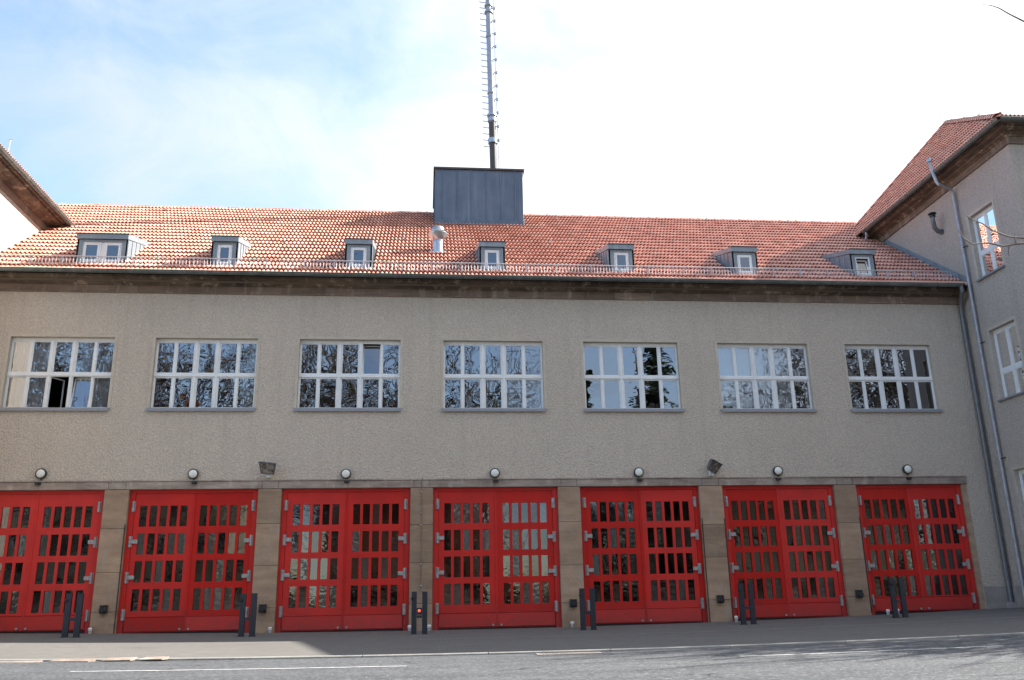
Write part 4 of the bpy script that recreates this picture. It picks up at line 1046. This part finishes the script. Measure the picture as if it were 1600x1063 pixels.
# black socket boxes on the pillars
SOCK = [(-10.80, 'first'), (-6.54, 'second'), (2.21, 'fourth'), (6.57, 'fifth'), (10.83, 'sixth')]
for x, nm in SOCK:
    z = 0.59 + z0(x) * 0.8 + 0.04
    t = thing('socket_box', (x, -0.024, z), 'black round-capped socket box low on the %s stone pillar between gates' % nm, 'socket box', 'socket boxes on the pillars')
    m = MB(); m.cbox(-0.10, 0.10, -0.09, 0, -0.10, 0.12, 0.02); m.build('case', MAT['black'], t)
    m = MB().lathe([(0.085, 0.08), (0.09, 0.13), (0.075, 0.145), (0.02, 0.15)], 18, (0, 0, -0.01), 'y'); m.build('cap', MAT['black'], t, smooth=True)
    m = MB(); m.box(-0.03, 0.03, -0.16, -0.1, 0.06, 0.10); m.build('catch', MAT['black'], t)
# gate holders: paired navy posts standing out on the forecourt
POST = [(-10.96, 'leftmost gate'), (-6.61, 'second stone pillar'), (-2.19, 'third pillar with a glowing red lamp'), (2.31, 'fourth stone pillar'), (6.73, 'left edge of the sixth gate'), (11.09, 'rightmost gate')]
for i, (x, nm) in enumerate(POST):
    g_ = gz(x, -1.8)
    lab = 'pair of dark navy steel posts in front of the ' + nm
    if i == 2: lab = 'pair of dark navy posts carrying a glowing red lamp between them'
    t = thing('gate_holder', (x, -1.8, g_), lab, 'gate holder', 'gate holder posts on the forecourt')
    H = 1.07
    for s in (-1, 1):
        m = MB(); xc = s * 0.14
        # channel section: web and two flanges
        m.box(xc - 0.068, xc + 0.068, -0.03, -0.02, 0, H); m.box(xc - 0.068, xc - 0.056, -0.0195, 0.05, 0, H - .001); m.box(xc + 0.056, xc + 0.068, -0.0195, 0.05, 0, H - .001)
        m.build('post', MAT['navy'], t)
        MB().box(xc - 0.085, xc + 0.085, -0.07, 0.08, -0.01, 0.012).build('foot_plate', MAT['navy'], t)
    MB().box(-0.068, 0.068, -0.024, 0.02, 0.40, 0.47).build('crossbar', MAT['navy'], t)
    if i == 2:
        MB().box(-0.068, 0.068, -0.03, 0.02, 0.48, 0.66).build('lamp_plate', MAT['navy'], t)
        MB().lathe([(0.034, 0.03), (0.032, 0.045), (0.016, 0.055), (0.0, .058)], 16, (-.005, 0, 0.585), 'y').build('red_lamp', MAT['red_light'], t, smooth=True)
    MB().lathe([(0.035, 0.0), (0.04, 0.05), (0.03, 0.07)], 12, (-0.19 if i != 5 else -0.16, -0.0, 0.9), 'y').build('catch_knob', MAT['black'], t, smooth=True)
    MB().box(-0.182, -0.175, -0.02, 0.03, 0.86, 0.93).build('catch_plate', MAT['hinge'], t)
# small white door stops at the foot of the pillars
STOP = [(-11.08, 'left of the first pillar'), (-6.30, 'right of the second pillar'), (-2.47, 'left of the third pillar'), (-1.92, 'right of the third pillar'), (2.15, 'at the fourth pillar'), (6.98, 'at the fifth pillar'), (11.55, 'before the rightmost gate, left one'), (11.85, 'before the rightmost gate, right one')]
for x, nm in STOP:
    yy = -0.10 if x < 11 else -0.25
    t = thing('door_stop', (x, yy, z0(x)), 'small white gate stop on the ground ' + nm, 'door stop', 'door stops')
    MB().tube([(0, 0, 0), (0, 0, 0.09)], [0.05, 0.042], 12).build('base', MAT['hinge'], t)
    MB().tube([(0, 0, 0.09), (0, -0.02, 0.14)], [0.055, 0.05], 12).build('head', MAT['white_plastic'], t)
# lightning conductor down the third pillar
t = thing('conductor_cable', (-2.17, -0.03, 0), 'thin lightning conductor running down the third stone pillar', 'cable')
m = MB(); m.tube([(0.0, -0.02, 0.95), (0.01, -0.02, 2.2), (0.0, -0.02, 4.1), (0.02, -0.035, 4.25)], 0.007, 5); m.build('wire', MAT['joint'], t)
for z in (1.15, 1.75, 2.85, 3.2, 3.8): MB().box(-.025, .03, -.035, .008, z - .02, z + .02).build('clip', MAT['hinge'], t)

# ------------------------------------------------------------------ trees and houses across the street (seen in the panes)
def grow(T_, C_, p, d, L, r, lev, rg, maxlev, spread):
    n = 4 if lev < 3 else 3
    pts = [p]; rads = [r]; cur = p.copy(); dd = d.copy()
    for i in range(n):
        dd = (dd + Vector((rg.gauss(0, .13), rg.gauss(0, .13), rg.gauss(0.05, .10)))).normalized()
        cur = cur + dd * (L / n); pts.append(cur.copy()); rads.append(r * (1 - 0.5 * (i + 1) / n))
    (T_ if lev < 2 else C_).tube(pts, [max(q, 0.026) for q in rads], 7 if lev == 0 else 5 if lev < 2 else 3, False)
    if lev >= maxlev: return
    kids = {0: 8, 1: 7, 2: 6, 3: 4, 4: 4}[lev]
    for k in range(kids):
        t = rg.uniform(0.35 if lev else 0.45, 1.0) if k else 1.0
        i = min(int(t * n), n - 1); f = t * n - i
        q = pts[i].lerp(pts[i + 1], f); rr = rads[i] + (rads[i + 1] - rads[i]) * f
        ax = Vector((rg.gauss(0, 1), rg.gauss(0, 1), rg.gauss(0, .6))); ax = (ax - ax.project(dd)).normalized()
        a = rg.uniform(.35, spread)
        nd = (dd * math.cos(a) + ax * math.sin(a)).normalized()
        grow(T_, C_, q, nd, L * rg.uniform(.55, .78), rr * rg.uniform(.5, .72), lev + 1, rg, maxlev, spread)
def tree_meshes(seed, h):
    rg = random.Random(seed); a, b = MB(), MB()
    grow(a, b, Vector((0, 0, -0.4)), Vector((0, 0, 1)), h * 0.46, h * 0.020, 0, rg, 4, 1.0)
    return a.mesh('trunk', MAT['bark'], True), b.mesh('crown', MAT['bark'])
VAR = [tree_meshes(2, 21), tree_meshes(9, 20.5), tree_meshes(14, 21.5)]
TREES = [(-26, -31, 'leftmost of the bare street trees reflected in the upper panes', 0, 0.4), (-18.5, -33, 'bare street tree mirrored in the second upper window', 1, 1.9), (-7.5, -33, 'bare street tree mirrored in the third upper window', 2, 2.6), (0.5, -37, 'bare street tree mirrored in the middle upper window', 0, 4.2), (26.0, -33, 'bare street tree mirrored in the sixth upper window', 1, 0.2), (31.5, -30, 'rightmost of the bare street trees reflected in the upper panes', 2, 5.0)]
for (x, y, lab, v, rz_) in TREES:
    t = thing('bare_tree', (x, y, -0.15), lab, 'tree', 'bare street trees opposite the station', rz_)
    obj('trunk', VAR[v][0], t); obj('crown', VAR[v][1], t)
SM = tree_meshes(23, 14)
t = thing('bare_tree', (19.5, -7.0, z0(19) - .25), 'bare street tree beyond the right edge, throwing thin shadows on the road', 'tree', None, 1.0)
obj('trunk', SM[0], t); obj('crown', SM[1], t)
def conifer(x, y, h, lab, seed):
    rg = random.Random(seed); t = thing('conifer_tree', (x, y, -0.15), lab, 'tree', 'conifers opposite the station')
    MB().tube([(0, 0, -.3), (0, 0, h * .5), (0, 0, h)], [h * .016, h * .009, .02], 8).build('trunk', MAT['bark'], t)
    m = MB(); z = 1.2
    while z < h - .2:
        rad = (h - z) / h * h * 0.23 + .12
        for k in range(9):
            a = rg.uniform(0, 6.283); L = rad * rg.uniform(.7, 1.1); ca, sa = math.cos(a), math.sin(a)
            ns = max(3, int(L / .22))
            for s in range(ns):
                for q in range(2):
                    f = (s + rg.random()) / ns; c = Vector((ca * L * f, sa * L * f, z - .28 * L * f * f + rg.uniform(-.05, .05)))
                    w = rg.uniform(.12, .3) * (1.15 - f * .5); u = Vector((rg.gauss(0, 1), rg.gauss(0, 1), rg.gauss(0, .5))).normalized() * w; v = Vector((ca, sa, -.5)).normalized() * w * .8
                    m.quad(c - u - v, c + u - v, c + u * .4 + v, c - u * .4 + v)
        z += 0.27
    m.build('crown', MAT['needles'], t)
conifer(14.6, -35.0, 22.5, 'tall dark conifer mirrored in the fifth upper window', 4)
conifer(9.6, -36.0, 17.0, 'smaller dark conifer beside the tall one across the street', 8)
def house(x, y, w, d, h, rh, lab, wall, rz_):
    t = thing('house', (x, y, -0.2), lab, 'building', None, rz_)
    MB().box(-w / 2, w / 2, -d / 2, d / 2, -.3, h).build('wall', MAT[wall], t)
    m = MB(); o = .5
    m.v = [(-w / 2 - o, d / 2 + o, h - .2), (w / 2 + o, d / 2 + o, h - .2), (w / 2 + o - d * .3, 0, h + rh), (-w / 2 - o + d * .3, 0, h + rh), (-w / 2 - o, -d / 2 - o, h - .2), (w / 2 + o, -d / 2 - o, h - .2)]
    m.f = [(0, 1, 2, 3), (5, 4, 3, 2), (4, 0, 3), (1, 5, 2)]; rf = m.build('roof', MAT['house_roof'], t)
    MB().box(w * .18, w * .18 + .9, -.4, .5, h + rh * .5, h + rh + .9).build('chimney', MAT['brick'], rf)
    for fl in range(int(h // 3.2)):
        n = int(w // 2.6)
        for k in range(n):
            xx = -w / 2 + (k + .5) * w / n; z = 1.0 + fl * 3.2
            f = MB()
            for (p0, p1, q0, q1) in ((-.6, -.5, 0, 1.7), (.5, .6, 0, 1.7), (-.5, .5, 0, .1), (-.5, .5, 1.6, 1.7), (-.04, .04, .1, 1.6)): f.box(xx + p0, xx + p1, d / 2 + .004, d / 2 + .08, z + q0, z + q1)
            wn = f.build('window', MAT['white'], t)
            g_ = MB(); g_.quad((xx + .5, d / 2 + .03, z + .1), (xx - .5, d / 2 + .03, z + .1), (xx - .5, d / 2 + .03, z + 1.6), (xx + .5, d / 2 + .03, z + 1.6)); g_.build('pane', MAT['black'], wn)
house(-24, -46, 16, 11, 9.8, 6.2, 'cream house with red hipped roof mirrored in the left windows', 'plaster', R(-4))
house(-3, -52, 14, 10, 9.6, 5.0, 'brick house with red roof across the street, behind the trees', 'brick', R(2))
house(30, -50, 18, 11, 9.6, 5.6, 'pale house with red roof across the street on the far right', 'plaster', R(5))
gw = thing('garden_wall', (0, -29.6, -0.2), 'low stone garden wall along the opposite pavement', 'wall')
MB().box(-60, 60, -.18, .18, -.3, 1.0).build('wall', MAT['lintel'], gw)
for i in range(48): MB().cbox(-60 + i * 2.5 + .01, -60 + (i + 1) * 2.5 - .01, -.24, .24, 1.002, 1.1, .02).build('coping_stone', MAT['kerb'], gw)
hg = thing('hedge', (0, -30.4, -0.2), 'winter hedge behind the garden wall across the street', 'hedge')
m = MB(); rg = random.Random(77)
for i in range(9000):
    c = Vector((rg.uniform(-55, 55), rg.gauss(0, .3), rg.uniform(.1, 1.9) + .15 * math.sin(i))); u = Vector((rg.gauss(0, 1), rg.gauss(0, 1), rg.gauss(0, 1))).normalized() * .13; v = u.orthogonal().normalized() * .1
    m.quad(c - u - v, c + u - v, c + u + v, c - u + v)
m.build('foliage', MAT['hedge'], hg)

# tree on the near pavement whose twigs reach into the picture
nt = thing('bare_tree', (8.6, -17.0, gz(8.6, -17)), 'bare tree outside the right edge reaching thin twigs into the picture', 'tree')
def q_(x, y, z): return Vector((x - 8.6, y + 17.0, z - gz(8.6, -17)))
m = MB(); m.tube([q_(8.6, -17, -.3), q_(8.65, -17, 2), q_(8.5, -16.95, 4.3), q_(8.7, -16.9, 7.2), q_(8.9, -17, 10.5), q_(8.8, -17.1, 13.5)], [.24, .19, .16, .12, .07, .02], 10)
m.build('trunk', MAT['bark'], nt, smooth=True)
m = MB()
def twig(pts, r0, r1):
    n = len(pts); m.tube([q_(*p) for p in pts], [r0 + (r1 - r0) * i / (n - 1) for i in range(n)], 6, False)
# two twigs in front of the wing window
twig([(8.5, -16.95, 4.3), (7.4, -16.2, 4.75), (6.5, -16.0, 5.05), (5.95, -16, 5.16), (5.75, -16, 5.13), (5.55, -16, 5.10), (5.35, -16, 5.14), (5.12, -16, 5.12), (5.02, -16, 5.2), (4.96, -16, 5.32)], .022, .006)
twig([(7.4, -16.2, 4.75), (6.4, -16.1, 5.2), (5.85, -16, 5.22), (5.65, -16, 5.24), (5.45, -16, 5.32), (5.32, -16, 5.42), (5.2, -16, 5.47), (5.12, -16, 5.52)], .016, .006)
twig([(5.75, -16, 5.13), (5.72, -16.02, 5.2), (5.74, -16.02, 5.26)], .010, .006)
twig([(5.65, -16, 5.11), (5.6, -16.02, 5.02), (5.62, -16, 4.96)], .010, .006)
twig([(5.45, -16, 5.32), (5.40, -16.02, 5.27)], .009, .005)
# high twig at the top corner
twig([(8.7, -16.9, 7.2), (7.6, -16.3, 8.1), (6.9, -16.05, 8.5), (6.55, -16, 8.65), (6.35, -16, 8.76), (6.2, -16, 8.86), (6.08, -16, 8.90), (5.95, -16, 8.905)], .02, .004)
twig([(6.35, -16, 8.76), (6.36, -16.03, 8.71)], .008, .004)
rg = random.Random(5)
for k in range(16):
    z = 5 + k * .55; a = rg.uniform(-1.2, 1.2); L = (15 - z) * .32
    p = Vector((8.7, -17, z)); pts = [p]
    for s in range(4):
        p = p + Vector((math.cos(a) * L / 4, math.sin(a) * L / 4, L * .14)); pts.append(p.copy()); a += rg.gauss(0, .2)
    twig([tuple(v) for v in pts], .05, .01)
m.build('crown', MAT['pale_bark'], nt, smooth=True)
